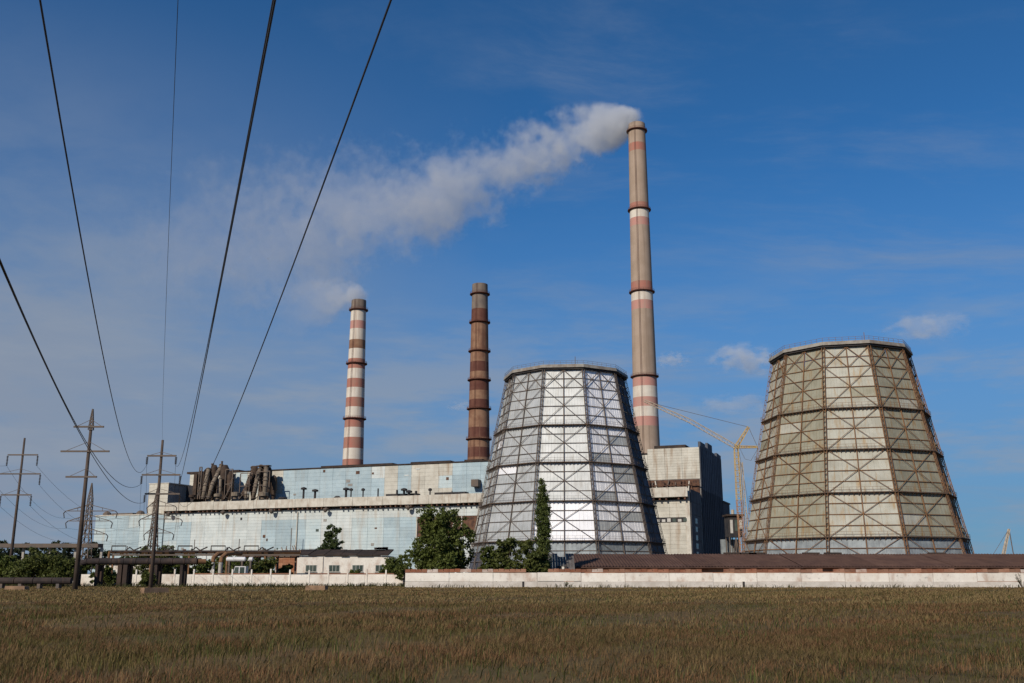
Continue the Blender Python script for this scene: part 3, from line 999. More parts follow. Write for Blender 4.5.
ducts('cluster of pale and brown flue pipes casting a shadow on the cream wall', [
    ('pipe', [(243, B_, 6), (247, 487, 7), (252, 477, 9), (253, 468, 11)], 0.75, 'duct'), ('pipe', [(253, B_, 6), (255.5, 487, 6), (258, 475.5, 8), (261.5, 467, 11)], 0.8, 'duct_pale'),
    ('pipe', [(264.5, 496, 5), (265.5, 481, 6), (266.5, 468, 10)], 0.9, 'duct_pale'), ('drum', [(253, B_, 11), (253, 467, 11)], 1.6, 'duct'), ('drum', [(262, B_, 11.5), (262, 467, 11.5)], 1.6, 'duct'),
    ('drum', [(267, B_, 11.5), (267, 468, 11.5)], 1.4, 'duct'), ('drum', [(273, B_, 12.5), (273, 477, 12.5)], 1.2, 'duct'), ('box', [(245, 492, 9), (252, 486.5, 9)], 3, 'rusty'),
    ('frame', [(239, B_, 7), (250, 474, 7)], 0.28, 'steel_dark'), ('frame', [(255, B_, 6.5), (270, 472, 6.5)], 0.28, 'steel_dark'), ('cap', [(235, B_, 3), (235, 493, 3)], 1.6, 'duct_pale'),
    ('cap', [(263, B_, 3), (263, 493, 3)], 1.8, 'duct_pale'), ('pipe', [(246, B_, 5), (246, 491, 5)], 0.6, 'duct_pale'), ('box', [(256, 467.5, 9), (268.5, 465.8, 9)], 2, 'duct'),
    ('pipe', [(239, B_, 8), (245, 490, 8), (250, 476, 10)], 0.5, 'duct')])


# ------------------------------------------------------------------ crane between the tall hall and the rusty cooling tower
def lattice(b, p0, p1, w, n, chord=0.16, web=0.09, w1=None):
    p0, p1 = Vector(p0), Vector(p1)
    d = (p1 - p0).normalized()
    up = Vector((0, 1, 0)) if abs(d.y) < 0.9 else Vector((1, 0, 0))
    s = d.cross(up).normalized()
    u = s.cross(d).normalized()
    w1 = w if w1 is None else w1

    def c(t, k):
        ww = (w + (w1 - w) * t) / 2
        sx, sy = ((-1, -1), (1, -1), (1, 1), (-1, 1))[k]
        return p0.lerp(p1, t) + s * sx * ww + u * sy * ww
    for k in range(4):
        b.bar(c(0, k), c(1, k), chord)
    for i in range(n):
        for k in range(4):
            b.bar(c(i / n, k), c((i + 1) / n, (k + 1) % 4), web)
            b.bar(c(i / n, k), c(i / n, (k + 1) % 4), web)
    return b


CY = 268
crane = thing('crane', 'yellow and orange lattice crane with long jib, rising beside the rusty cooling tower', 'crane', (at(742, 555, CY).x, CY, 0))
o0 = Vector((crane.location.x, CY, 0))


def ca(u, v, dy=0):
    return at(u, v, CY + dy) - o0


foot, head = ca(744.5, 578), ca(736, 447)
foot.z = 1.2
mid = ca(739, 500)
lattice(MB(), foot, mid, 1.2, 12, 0.15, 0.08, 1.3).build('mast', 'crane_orange', crane)
lattice(MB(), mid, head, 1.3, 9, 0.14, 0.08, 1.0).build('upper_mast', 'crane_yellow', crane)
tip = ca(644, 400.5)
knee = ca(690, 421)
lattice(MB(), head, knee, 1.0, 9, 0.11, 0.06).build('jib', 'crane_pale', crane)
lattice(MB(), knee, tip, 1.0, 7, 0.11, 0.06, 0.6).build('jib_end', 'crane_pale', crane)
lattice(MB(), head, ca(748.5, 427), 0.9, 4, 0.2, 0.1, 0.5).build('jib_strut', 'crane_yellow', crane)
lattice(MB(), head, ca(757.5, 447), 0.6, 4, 0.2, 0.1, 0.4).build('back_strut', 'crane_yellow', crane)
for nm, a_, c_ in (('stay_rope', ca(748.5, 427), ca(650, 402.5)), ('stay_rope', ca(748.5, 427), ca(757.5, 447)), ('stay_rope', ca(757.5, 447), ca(748, 545))):
    pts = [a_.lerp(c_, i / 8) - Vector((0, 0, 1.0 * sin(pi * i / 8) if (c_ - a_).length > 30 and c_.z > 30 else 0)) for i in range(9)]
    MB().tube(pts, 0.06, 5).build(nm, 'steel_dark', crane)
MB().tube([ca(739, 452), ca(744, 478), ca(750, 515)], 0.05, 5).build('hoist_rope', 'steel_dark', crane)
pts = [ca(740, 449), ca(745, 459), ca(751, 460.5), ca(757, 450)]
MB().tube(pts, 0.05, 5).build('hoist_rope', 'steel_dark', crane)
lattice(MB(), ca(750, 572) * 1.0, ca(741.5, 462), 0.8, 14, 0.10, 0.06, 0.5).build('back_leg', 'crane_pale', crane)
b = MB().box(-3, 3, -2.5, 2.5, 0, 0.5).box(-2.4, 2.4, -2.0, 2.0, 1.0, 3.0)
for sx in (-1, 1):
    b.box(sx * 2.0 - 0.6, sx * 2.0 + 0.6, -3.0, 3.0, 0.02, 1.0)
b.build('crane_base', 'crane_orange', crane)
MB().box(-2.0, 1.0, -1.6, 1.6, 3.004, 5.2).build('winch_house', 'crane_orange', crane)

# dark trestle building and pale sheet seen past the crane
tr = thing('coal_transfer_house', 'small dark open-framed house on legs beside the foot of the yellow crane', 'house', (0, 0, 0))
TY = 320
a_, b2 = at(728, 516, TY), at(743, 537, TY)
tr.location = (a_.x, TY, 0)
w = b2.x - a_.x
z1, z0 = a_.z, b2.z
MB().box(0, w, 0.3, 6, z0, z1).build('cabin', 'dark_gap', tr)
MB().box(-0.5, w + 0.6, -0.3, 6.4, z1 + 0.004, z1 + 0.6).build('roof', 'roof_dark', tr)
b = MB()
for xx in (0.2, w * 0.5, w - 0.2):
    for yy in (0.3, 5.6):
        b.bar((xx, yy, 0), (xx, yy, z0), 0.3)
b.bar((0.2, 0.2, 0), (w * 0.5, 0.2, z0), 0.25).bar((w - 0.2, 0.2, 0), (w * 0.5, 0.2, z0), 0.25)
b.build('leg_frame', 'steel_dark', tr)
for k in range(3):
    MB().box(0.6 + k * w / 3, 0.4 + (k + 0.7) * w / 3, 0.18, 0.29, z0 + (1.2 + 0.7 * k), z1 - 1.2).build('window', 'frame_white' if k != 1 else 'glass', tr)
MB().box(-1, w, 7, 9, 0, z0 - 0.5).build('screen_wall', 'clad_low', tr)
MB().tube([(w * 0.5, 3, z1 + 0.5), (w * 0.5, 3, z1 + 2.2)], 0.5, 8).build('vent_pipe', 'crane_pale', tr)

# far pale gantry mast at the right edge
gt = thing('jib_mast', 'faint pale slanting crane mast on the skyline beyond the brown roof', 'crane mast', (at(1012, 555, 560).x, 560, 0))
g0 = Vector((gt.location.x, 560, 0))
t_ = at(1009, 529, 560) - g0
lattice(MB(), Vector((-9, 0, 0)), t_, 1.6, 12, 0.3, 0.2, 0.8).build('mast', 'crane_pale', gt)
MB().tube([t_, at(1013, 552, 560) - g0, Vector((2.0, 0, 0))], 0.28, 5).build('rear_stay', 'steel_dark', gt)
MB().tube([t_, Vector((-20, 0, 0))], 0.12, 5).build('guy_rope', 'steel_dark', gt)


# ------------------------------------------------------------------ walls along the meadow
def perimeter():
    WY = 139.0
    x0 = at(405, 580, WY).x
    n, pw = 25, 6.05
    root = thing('boundary_wall', 'long whitewashed boundary wall with red brick coping at the meadow edge', 'wall', (x0, WY, 0))
    up = MB().box(0.03, pw - 0.03, 0, 0.30, 0.82, 1.98).mesh('wall_slab', 'fence_white')
    lo = MB().box(0.015, pw - 0.015, -0.05, 0.35, 0, 0.79).mesh('plinth_slab', 'fence_plinth')
    cpw = pw / 4
    cp_ = MB().box(0.01, cpw - 0.01, -0.08, 0.38, 0, 0.20).box(0.03, cpw * 0.48, -0.05, 0.36, 0.205, 0.42).box(cpw * 0.52, cpw - 0.02, -0.06, 0.35, 0.205, 0.47).mesh('coping_course', 'coping')
    for i in range(n):
        dy = rnd.uniform(-0.02, 0.02)
        link('wall_slab', up, root, 0, (i * pw, dy + rnd.uniform(-0.05, 0.05), rnd.uniform(-0.07, 0.04)))
        link('plinth_slab', lo, root, 0, (i * pw, dy, 0))
        for k in range(4):
            if rnd.random() < 0.94:
                o = link('coping_course', cp_, root, rnd.uniform(-0.01, 0.01), (i * pw + k * cpw, dy, 2.0 + rnd.uniform(-0.02, 0.06)))
                if rnd.random() < (0.25 if i < 3 else 0.10):
                    o.material_slots[0].link = 'OBJECT'
                    o.material_slots[0].material = MT['coping_white']
    for i in (2, 7):
        MB().box(i * pw + 4.0, i * pw + 4.3, -0.08, 0.0, 0.0, 0.8).build('drain_slot', 'dark_gap', root)
    # low panel fence with posts, further back
    FY = 160.0
    x1, xs = at(405, 580, FY).x, at(78, 580, FY).x
    root = thing('panel_fence', 'low white concrete panel fence with slim posts in front of the white house', 'fence', (xs, FY, 0))
    n = 17
    pw = (x1 - xs) / n
    pm = MB().box(0.09, pw - 0.09, 0, 0.14, 0, 1.75).box(0.3, pw - 0.3, -0.04, -0.002, 0.25, 1.5).mesh('fence_panel', 'fence_white')
    po = MB().box(-0.11, 0.11, -0.07, 0.20, 0, 2.55).mesh('fence_post', 'fence_white')
    cm = MB().box(0.12, pw - 0.12, -0.05, 0.20, 1.76, 1.92).mesh('coping', 'coping')
    for i in range(n + 1):
        link('fence_post', po, root, 0, (i * pw, 0, rnd.uniform(-0.12, 0.08)))
        if i < n:
            link('fence_panel', pm, root, 0, (i * pw, 0, rnd.uniform(-0.06, 0.06)))
            if i >= 5 and rnd.random() < 0.8:
                link('coping', cm, root, 0, (i * pw, 0, rnd.uniform(0, 0.03)))


perimeter()


# long brown shed roof behind the wall, grey hut at its end
def shed():
    YE, YR = 156.0, 170.0
    ze, zr = 2.95, at(800, 553.8, YR).z
    xa, xb = at(573, 560, YE).x, 140.0
    root = thing('long_shed', 'long low shed with brown corrugated roof behind the boundary wall', 'shed', (xa, YE, 0))
    L = xb - xa
    MB().box(0.3, L - 0.3, 0.8, 27, 0, ze - 0.05).build('wall', 'brick', root)
    n = 22
    pw = L / n
    slope = (zr - ze) / (YR - YE)
    b = MB()
    nr = 12
    vs, fs = [], []
    for i in range(nr * 2 + 1):                 # corrugated sheet
        x = 0.02 + (pw - 0.04) * i / (nr * 2)
        h = 0.055 if i % 2 else -0.055
        for y, z in ((0, ze), (YR - YE, zr)):
            vs.append((x, y, z + h))
    for i in range(nr * 2):
        fs.append((2 * i, 2 * i + 2, 2 * i + 3, 2 * i + 1))
    b.add(vs, fs)
    b.box(0.02, pw - 0.02, -0.02, 0.05, ze - 0.22, ze - 0.06)
    me = b.mesh('roof_sheet', 'roof_brown')
    for i in range(n):
        link('roof_sheet', me, root, 0, (i * pw, rnd.uniform(-0.08, 0.08), rnd.uniform(-0.05, 0.05)))
    bk = MB()
    bk.add([(0, 14, zr - 0.1), (L, 14, zr - 0.1), (L, 28, ze - 0.1), (0, 28, ze - 0.1)], [(0, 1, 2, 3)])
    bk.add([(0, 0.1, ze - 0.15), (L, 0.1, ze - 0.15), (L, 14, zr - 0.15), (0, 14, zr - 0.15)], [(0, 1, 2, 3)])
    bk.build('rear_roof', 'roof_brown', root)
    for i in range(9):
        x = L - 31 - i * 5.3 if i < 3 else rnd.uniform(10, L - 48)
        MB().box(x - 1.4, x + 1.4, 13.6, 14.5, zr - 0.05, zr + (0.35 if i < 3 else 0.22)).build('ridge_cap', 'roof_dark', root)
    # small gabled hut
    hx0, hx1 = at(536, 562, 152).x, at(575, 562, 152).x
    hut = thing('ruined_hut', 'small ruined hut with grey slatted gable roof peering over the wall', 'hut', (hx0, 152, 0))
    w = hx1 - hx0
    zt = at(552, 553.5, 155).z
    MB().box(0.4, w - 0.2, 0.4, 5, 0, 2.5).build('wall', 'brick', hut)
    ns = 14
    for i in range(ns):
        xa_, xb_ = w * i / ns + 0.02, w * (i + 1) / ns - 0.02
        f = lambda x: 0.35 + 0.65 * min(1.0, x / (w * 0.33))
        z0 = 2.45
        zt0, zt1 = z0 + (zt - z0) * f(xa_), z0 + (zt - z0) * f(xb_)
        if i in (8, 9, 10):
            zt0, zt1 = zt0 - 0.5, zt1 - 0.5
        MB().hexa([(xa_, 0.0, z0), (xb_, 0.0, z0), (xb_, 0.12, z0 + 0.02), (xa_, 0.12, z0 + 0.02), (xa_, 3.0, zt0), (xb_, 3.0, zt1), (xb_, 3.1, zt1), (xa_, 3.1, zt0)]).build('roof_slat', 'slate', hut)
    MB().box(w * 0.55, w * 0.80, -0.06, 0.35, 2.46, 3.0).build('dormer_opening', 'dark_gap', hut)
    MB().box(w * 0.66, w * 0.72, -0.2, -0.07, 2.44, 2.9).build('loose_brick', 'fence_white', hut)


shed()


# ------------------------------------------------------------------ white house, annex, pipes, tank, van
def white_house():
    HY = 195.0
    x0, x1 = at(297, 565, HY).x, at(388.5, 565, HY).x
    ze = at(340, 555.8, HY).z
    zr = at(340, 549.5, HY + 8).z
    root = thing('white_house', 'single-storey white house with four dark windows and a dark roof', 'house', (x0, HY, 0))
    w = x1 - x0
    MB().box(0, w, 0, 9, 0, ze).build('wall', 'fence_white', root)
    n = 12
    rw = (w + 1.0) / n
    rs = MB()
    rs.hexa([(0.02, -0.35, ze - 0.02), (rw - 0.02, -0.35, ze - 0.02), (rw - 0.02, 8, zr - 0.25), (0.02, 8, zr - 0.25),
             (0.02, -0.35, ze + 0.18), (rw - 0.02, -0.35, ze + 0.18), (rw - 0.02, 8, zr), (0.02, 8, zr)])
    rm = rs.mesh('roof_sheet', 'roof_dark')
    for i in range(n):
        link('roof_sheet', rm, root, 0, (-1.0 + i * rw, rnd.uniform(-0.1, 0.1), rnd.uniform(-0.04, 0.06)))
    for ua, ub in ((305.8, 316.5), (329, 339.5), (352.4, 363), (375.6, 386.5)):
        xa, xb = at(ua, 568, HY).x - x0, at(ub, 568, HY).x - x0
        zb, zt = at(340, 571.5, HY).z, at(340, 565.3, HY).z
        f = MB().box(xa - 0.08, xb + 0.08, -0.06, -0.004, zb - 0.08, zt + 0.08).build('window_frame', 'frame_white', root)
        k = 3
        for q in range(k):
            MB().box(xa + (xb - xa) * q / k + 0.04, xa + (xb - xa) * (q + 1) / k - 0.04, -0.075, -0.062, zb, zt).build('pane', 'glass', f)
        MB().box(xa - 0.15, xb + 0.15, -0.18, -0.061, zb - 0.2, zb - 0.085).build('sill', 'concrete', f)
    for i in range(7):
        x = rnd.uniform(w * 0.45, w - 1)
        MB().box(x, x + 0.9, 6, 7, zr - 0.02, zr + rnd.uniform(0.2, 0.5)).build('roof_stub', 'roof_dark', root)
    MB().box(w * 0.28, w * 0.28 + 0.12, -0.12, -0.004, 0, ze - 0.1).build('drainpipe', 'pipe_pale', root)
    # red brick lean-to
    ax0 = at(275, 565, HY).x
    lean = thing('brick_outhouse', 'red brick outhouse with patched render joined to the white house', 'outhouse', (ax0, HY + 0.3, 0))
    w2 = x0 - ax0 - 0.05
    nb = 8
    hb = ze / nb
    me = MB().box(0.01, w2 / 3 - 0.01, 0, 0.4, 0.012, hb - 0.012).mesh('brick_course', 'brick')
    for j in range(nb):
        for i in range(3):
            o = link('brick_course', me, lean, 0, (i * w2 / 3, rnd.uniform(0, 0.05), j * hb))
            if j < 4 and rnd.random() < 0.5:
                o.material_slots[0].link = 'OBJECT'
                o.material_slots[0].material = MT['coping_white']
    MB().box(0, w2, 0.42, 7, 0, ze - 0.02).build('wall', 'brick', lean)
    MB().hexa([(-0.6, -0.5, ze), (w2, -0.5, ze), (w2, 8, zr - 0.4), (-0.6, 8, zr - 0.4), (-0.6, -0.5, ze + 0.2), (w2, -0.5, ze + 0.2), (w2, 8, zr - 0.1), (-0.6, 8, zr - 0.1)]).build('roof', 'rusty', lean)


white_house()


def pipe_rack():
    # big lagged pipe on paired piers
    Y = 150.0
    za, zb = at(130, 564.6, Y).z, at(130, 558.2, Y).z
    r = (zb - za) / 2
    zc = (za + zb) / 2
    xs, xe = at(88, 560, Y).x, at(198, 560, Y).x
    root = thing('heating_main', 'thick dark lagged pipe carried on concrete piers near the poles', 'pipe', (xs, Y, 0))
    n = 9
    for i in range(n):
        a, c = (xe - xs) * i / n, (xe - xs) * (i + 1) / n
        MB().tube([(a + 0.03, 0, zc), (c - 0.03, 0, zc)], r, 14).build('pipe_length', 'pipe', root, smooth=False)
    MB().tube([(0.3, 1.5, zc + 0.1), (xe - xs, 1.5, zc + 0.1)], r * 0.9, 12).build('return_pipe', 'pipe', root)
    MB().tube([(0, 0, zc), (-0.9, 0, zc - 0.3), (-1.3, 0, zc - 1.1), (-1.3, 0, 0.05)], r * 1.05, 12).build('down_bend', 'pipe', root)
    MB().tube([(xe - xs, 0, zc), (xe - xs + 1.0, 0.5, zc)], r * 0.75, 12).build('end_collar', 'steel_rust', root)
    for u, wd in ((121, 0.62), (126.5, 0.62), (182.5, 0.4), (98, 0.4), (157, 0.4)):
        x = at(u, 565, Y).x - xs
        MB().box(x - wd / 2, x + wd / 2, -0.4, 0.5, 0, za - 0.02).build('pier', 'roof_dark', root)
        MB().box(x - wd / 2, x + wd / 2, 1.1, 1.9, 0, za - 0.02).build('pier', 'roof_dark', root)
    # upper trestle with expansion loops
    Y = 185.0
    x0, x1 = at(110, 550, Y).x, at(300, 550, Y).x
    z = at(200, 551.5, Y).z
    root = thing('pipe_trestle', 'high rusty pipe trestle with small expansion loops in front of the blue wall', 'pipe trestle', (x0, Y, 0))
    L = x1 - x0
    MB().tube([(0, 0, z), (L, 0, z)], 0.22, 8).build('steam_pipe', 'pipe', root)
    MB().tube([(0, 1.0, z - 0.1), (L, 1.0, z - 0.1)], 0.3, 8).build('steam_pipe', 'steel_rust', root)
    MB().bar((0, 0.5, z - 0.6), (L, 0.5, z - 0.6), 0.5, 0.3).build('beam', 'steel_dark', root)
    x = 0.3
    while x < L - 9:
        p = [(x, 0, z), (x, 0, z + 1.0), (x + 2.6, 0, z + 1.0), (x + 2.6, 0, z + 0.2), (x + 3.3, 0, z + 0.75), (x + 4.1, 0, z + 0.2), (x + 5.4, 0, z + 0.8)]
        MB().tube(p, 0.13, 6).build('expansion_loop', 'pipe', root)
        x += 6.1
    i = 0.5
    while i < L:
        MB().bar((i, 0.5, 0), (i, 0.5, z - 0.6), 0.3).build('trestle_leg', 'steel_rust', root)
        i += 7.0
    MB().tube([(0, 0, z), (-0.1, 0, z - 0.6), (-0.1, 0, 0)], 0.25, 8).build('down_pipe', 'steel_rust', root)
    # dark bridge of pipes running east over the tank
    Y = 178.0
    x0, x1 = at(222, 555, Y).x, at(412, 555, Y).x
    zt, zb = at(250, 551.5, Y).z, at(250, 556.5, Y).z
    root = thing('pipe_bridge', 'dark covered pipe bridge passing above the white tank and behind the brick outhouse', 'pipe bridge', (x0, Y + 10, 0))
    L = at(297, 555, Y + 10).x - x0
    MB().box(0, L, 0, 2.2, zb, zt).build('deck', 'pipe', root)
    for k in range(10):
        MB().box(L * k / 10 + 0.1, L * (k + 1) / 10 - 0.1, -0.12, -0.004, zb + 0.1, zt - rnd.uniform(0.1, 0.6)).build('side_plate', rnd.choice(['pipe', 'steel_dark', 'rusty']), root)
    for k in range(4):
        MB().bar((0.6 + k * (L - 1) / 3, 1.0, 0), (0.6 + k * (L - 1) / 3, 1.0, zb), 0.35).build('leg', 'steel_dark', root)
    for k in range(14):
        x = rnd.uniform(L * 0.35, L)
        MB().bar((x, 0.6, zt), (x + rnd.uniform(-0.6, 0.6), 0.6, zt + rnd.uniform(0.3, 1.4)), 0.12).build('rail_post', 'steel_rust', root)
    # two pale riser pipes with bends
    Y = 172.0
    for k, (u, lab) in enumerate(((213, 'pale riser pipe bending at its top, nearer the poles of the two risers'), (221, 'pale riser pipe bending at its top, nearer the white tank of the two risers'))):
        x = at(u, 560, Y).x
        zt = at(u, 554, Y).z
        rt_ = thing('riser_pipe', lab, 'pipe', (x, Y, 0), 0, 'pale riser pipes')
        MB().tube([(0, 0, 0), (0, 0, zt - 1.4)], 0.36, 10).build('riser', 'pipe_pale', rt_)
        MB().tube([(0, 0, zt - 1.39), (0.05, 0.2, zt - 0.6), (0.5, 0.8, zt), (1.3, 2.2, zt + 0.2), (1.7, 6.0, zt + 0.2)], 0.38, 10).build('bend', 'steel_rust', rt_)
    # white tank
    Y = 182.0
    x0, x1 = at(226.5, 559, Y).x, at(246, 559, Y).x
    zc = at(236, 559.2, Y).z
    tk = thing('storage_tank', 'white horizontal tank on saddles under the dark pipe bridge', 'tank', (x0, Y, 0))
    Lt = x1 - x0
    MB().tube([(0, 0, zc), (0.15, 0, zc), (Lt - 0.15, 0, zc), (Lt, 0, zc)], [0.25, 0.42, 0.42, 0.25], 14).build('shell', 'van_paint', tk, smooth=False)
    for xx in (0.6, Lt - 0.6):
        MB().box(xx - 0.15, xx + 0.15, -0.4, 0.4, 0, zc - 0.35).build('saddle', 'steel_dark', tk)
    s2 = thing('small_tank', 'small round white tank end beside the longer white tank', 'tank', (at(251, 559, Y).x, Y, 0))
    MB().tube([(-0.42, 0, zc), (-0.3, 0, zc), (0.3, 0, zc), (0.42, 0, zc)], [0.2, 0.38, 0.38, 0.2], 12).build('shell', 'van_paint', s2)
    MB().box(-0.15, 0.15, -0.3, 0.3, 0, zc - 0.33).build('saddle', 'steel_dark', s2)
    # parked van
    Y = 174.0
    x0, x1 = at(227, 570, Y).x, at(245.5, 570, Y).x
    vz = at(236, 566.2, Y).z
    van = thing('parked_van', 'white van parked behind the panel fence below the tank', 'van', (x0, Y, 0))
    Lv = x1 - x0
    prof = [(0, 0.35), (0, 1.3), (0.9, 1.5), (1.35, vz), (Lv, vz), (Lv, 0.35)]
    b = MB()
    k = len(prof)
    b.add([(x, 0, z) for x, z in prof] + [(x, 1.8, z) for x, z in prof], [tuple(range(k)), tuple(reversed(range(k, 2 * k)))] + [(i, i + k, (i + 1) % k + k, (i + 1) % k) for i in range(k)])
    b.build('body', 'van_paint', van)
    MB().add([(1.0, -0.02, 1.5), (1.4, -0.02, vz - 0.15), (2.0, -0.02, vz - 0.15), (2.0, -0.02, 1.45)], [(0, 1, 2, 3)]).build('window', 'glass', van)
    MB().box(2.2, 3.0, -0.03, -0.004, 1.45, vz - 0.15).build('window', 'glass', van)
    for xx in (0.75, Lv - 0.7):
        MB().tube([(xx, -0.06, 0.36), (xx, 0.2, 0.36)], 0.36, 12).build('wheel', 'rubber', van)
    # pipe lying low at the far left
    Y = 128.0
    xs, xe = at(-60, 578, Y).x, at(72, 578, Y).x
    lp = thing('ground_pipe', 'grey-black pipe lying low along the grass at the foot of the bushes', 'pipe', (xs, Y, 0))
    n = 7
    for i in range(n):
        a, c = (xe - xs) * i / n, (xe - xs) * (i + 1) / n
        MB().tube([(a + 0.04, 0, 0.95), (c - 0.04, 0, 0.95)], 0.42, 12).build('pipe_length', 'pipe', lp)
        MB().box(a + 0.6, a + 1.0, -0.4, 0.4, 0, 0.6).build('support', 'steel_dark', lp)
    # conveyor bridge far left
    Y = 230.0
    xs, xe = at(-40, 545, Y).x, at(98, 545, Y).x
    z0, z1 = at(50, 547.5, Y).z, at(50, 543.5, Y).z
    cb = thing('conveyor_bridge', 'long dark conveyor bridge on legs among the far bushes', 'conveyor bridge', (xs, Y, 0))
    MB().box(0, xe - xs, 0, 3, z0, z1).build('gallery', 'steel_dark', cb)
    for i in range(6):
        MB().bar((2 + i * 6, 1.5, 0), (2 + i * 6, 1.5, z0), 0.5).build('leg', 'concrete', cb)


pipe_rack()


# far-left low buildings
def low_house(u0, u1, v0, Y, label, m='fence_white'):
    x0, x1 = at(u0, 560, Y).x, at(u1, 560, Y).x
    z = at(u0, v0, Y).z
    r_ = thing('store_house', label, 'house', (x0, Y, 0))
    w = x1 - x0
    MB().box(0, w, 0, 7, 0, z).build('wall', m, r_)
    MB().hexa([(-0.3, -0.3, z + 0.004), (w + 0.3, -0.3, z + 0.004), (w + 0.3, 7.3, z + 0.004), (-0.3, 7.3, z + 0.004), (-0.3, 3, z + 0.9), (w + 0.3, 3, z + 0.9), (w + 0.3, 3.6, z + 0.9), (-0.3, 3.6, z + 0.9)]).build('roof', 'slate', r_)
    for k in range(2):
        MB().box(w * (0.2 + 0.4 * k), w * (0.38 + 0.4 * k), -0.06, -0.004, z * 0.35, z * 0.72).build('window', 'glass', r_)


low_house(100, 121, 564.5, 196, 'pale low store seen below the dark lagged pipe, between its piers')
low_house(131, 153, 564, 198, 'pale low store behind the T-shaped pole, below the lagged pipe')


# ------------------------------------------------------------------ poles and pylons
def catenary(b, p, q, sag, r, n=16):
    pts = []
    for i in range(n + 1):
        t = i / n
        v = Vector(p).lerp(Vector(q), t)
        v.z -= 4 * sag * t * (1 - t)
        pts.append(v)
    b.tube(pts, r, 5)
    return b


TIPS = {}


def pole(key, label, u, v_base, v_top, Y, arms, r0=0.26, r1=0.15, peak=None, tilt=0.0):
    p = at(u, v_base, Y)
    zt = at(u, v_top, Y).z
    root = thing('power_pole', label, 'power pole', (p.x, Y, 0), 0, 'power poles on the meadow')
    MB().tube([(0, 0, -0.3), (0, 0, zt * 0.5), (0, 0, zt)], [r0, (r0 + r1) / 2, r1], 10).build('shaft', 'pole', root, smooth=True)
    if peak:
        zp = at(u, peak, Y).z
        lattice(MB(), (0, 0, zt - 0.6), (0, 0, zp), 0.5, 6, 0.07, 0.05, 0.1).build('peak', 'steel_dark', root)
    for i, (v, ul, ur, ins, strut) in enumerate(arms):
        z = at(u, v, Y).z
        uc = u + (at(u, v, Y).x - p.x) * 0
        xl_, xr_ = at(ul, v, Y).x - p.x, at(ur, v, Y).x - p.x
        arm = MB().bar((xl_, -0.2, z + tilt * xl_), (xr_, -0.2, z + tilt * xr_), 0.19, 0.20).build('cross_arm', 'steel_dark', root)
        if strut:
            b = MB()
            for xx in (xl_ * 0.8, xr_ * 0.8):
                b.bar((xx, -0.2, z + 0.08), (0, -0.12, z + strut), 0.05)
            b.build('arm_stay', 'steel_dark', arm)
        if ins:
            for sd, xx in (('l', xl_), ('r', xr_)):
                b = MB()
                k = 7
                for q in range(k):
                    zz = z - 0.15 - ins * q / k
                    b.lathe([(0.05, zz), (0.19, zz - ins / k * 0.4), (0.03, zz - ins / k * 0.95)], 6, (xx, -0.2))
                b.build('insulator', 'insulator', arm)
                TIPS[(key, i, sd)] = root.location + Vector((xx, -0.2, z - ins - 0.15))
        else:
            for sd, xx in (('l', xl_), ('r', xr_)):
                TIPS[(key, i, sd)] = root.location + Vector((xx, -0.2, z + 0.1))
    TIPS[(key, 'top')] = root.location + Vector((0, 0, zt))
    return root


pole('A', 'slim pole at the photo edge with three pairs of arms, bushes behind it', 24.5, 440, 438, 158,
     [(455, 8.5, 38.5, 1.6, 0), (474, -3, 41, 1.6, 0.8), (495, 1.5, 32, 1.6, 0.9)])
pole('B', 'tallest brown pole with a small lattice peak and three stayed arms', 91, 428, 425, 119,
     [(427, 74.5, 104.5, 0, 0.9), (451.5, 61.5, 110, 0, 1.2), (477, 66.5, 97.5, 0, 1.0)], 0.30, 0.17, peak=409)
pole('C', 'pole in front of the cream stair tower, hung with insulators on three arms', 162.5, 443, 440, 125,
     [(456, 148, 176.8, 0.95, 0.5), (475, 142.5, 180.8, 1.0, 0.7), (494, 145.5, 180.5, 0.9, 0.7)])


def pylon(key, label, u, v_top, Y, arms, w0=3.0):
    p = at(u, v_top, Y)
    root = thing('lattice_pylon', label, 'pylon', (p.x, Y, 0), 0, 'far lattice pylons')
    zt = p.z
    lattice(MB(), (0, 0, 0), (0, 0, zt * 0.62), w0, 7, 0.22, 0.11, 1.15).build('lower_tower', 'steel_dark', root)
    lattice(MB(), (0, 0, zt * 0.62), (0, 0, zt * 0.84), 1.15, 4, 0.18, 0.1, 0.9).build('upper_tower', 'steel_dark', root)
    lattice(MB(), (0, 0, zt * 0.84), (0, 0, zt), 0.9, 5, 0.14, 0.08, 0.1).build('peak', 'steel_dark', root)
    for i, (v, ul, ur) in enumerate(arms):
        z = at(u, v, Y).z
        xl_, xr_ = at(ul, v, Y).x - p.x, at(ur, v, Y).x - p.x
        b = MB()
        for xx in (xl_, xr_):
            for yy in (-0.5, 0.5):
                b.bar((0, yy, z), (xx, 0, z), 0.16)
                b.bar((0, yy, z + 1.5), (xx, 0, z), 0.13)
            b.bar((xx * 0.5, 0, z), (xx * 0.5, 0, z + 0.75), 0.09)
        arm = b.build('cross_arm', 'steel_dark', root)
        for sd, xx in (('l', xl_), ('r', xr_)):
            s = -1 if sd == 'l' else 1
            MB().tube([(xx, 0, z), (xx + s * 0.5, 0, z - 0.5), (xx + s * 0.25, 0, z - 1.7)], 0.12, 6).build('insulator', 'insulator', arm)
            TIPS[(key, i, sd)] = root.location + Vector((xx, 0, z - 1.7))
    return root


pylon('P', 'grey lattice pylon with three arms standing beyond the tallest pole', 92, 483, 240, [(511, 66, 115.5), (521, 68, 110.5), (534, 83.5, 106)])
pylon('Q', 'grey lattice pylon half hidden behind the pole by the stair tower', 157.5, 488, 250, [(506, 149, 175), (519, 141, 180.5), (533, 146, 172)], 2.8)


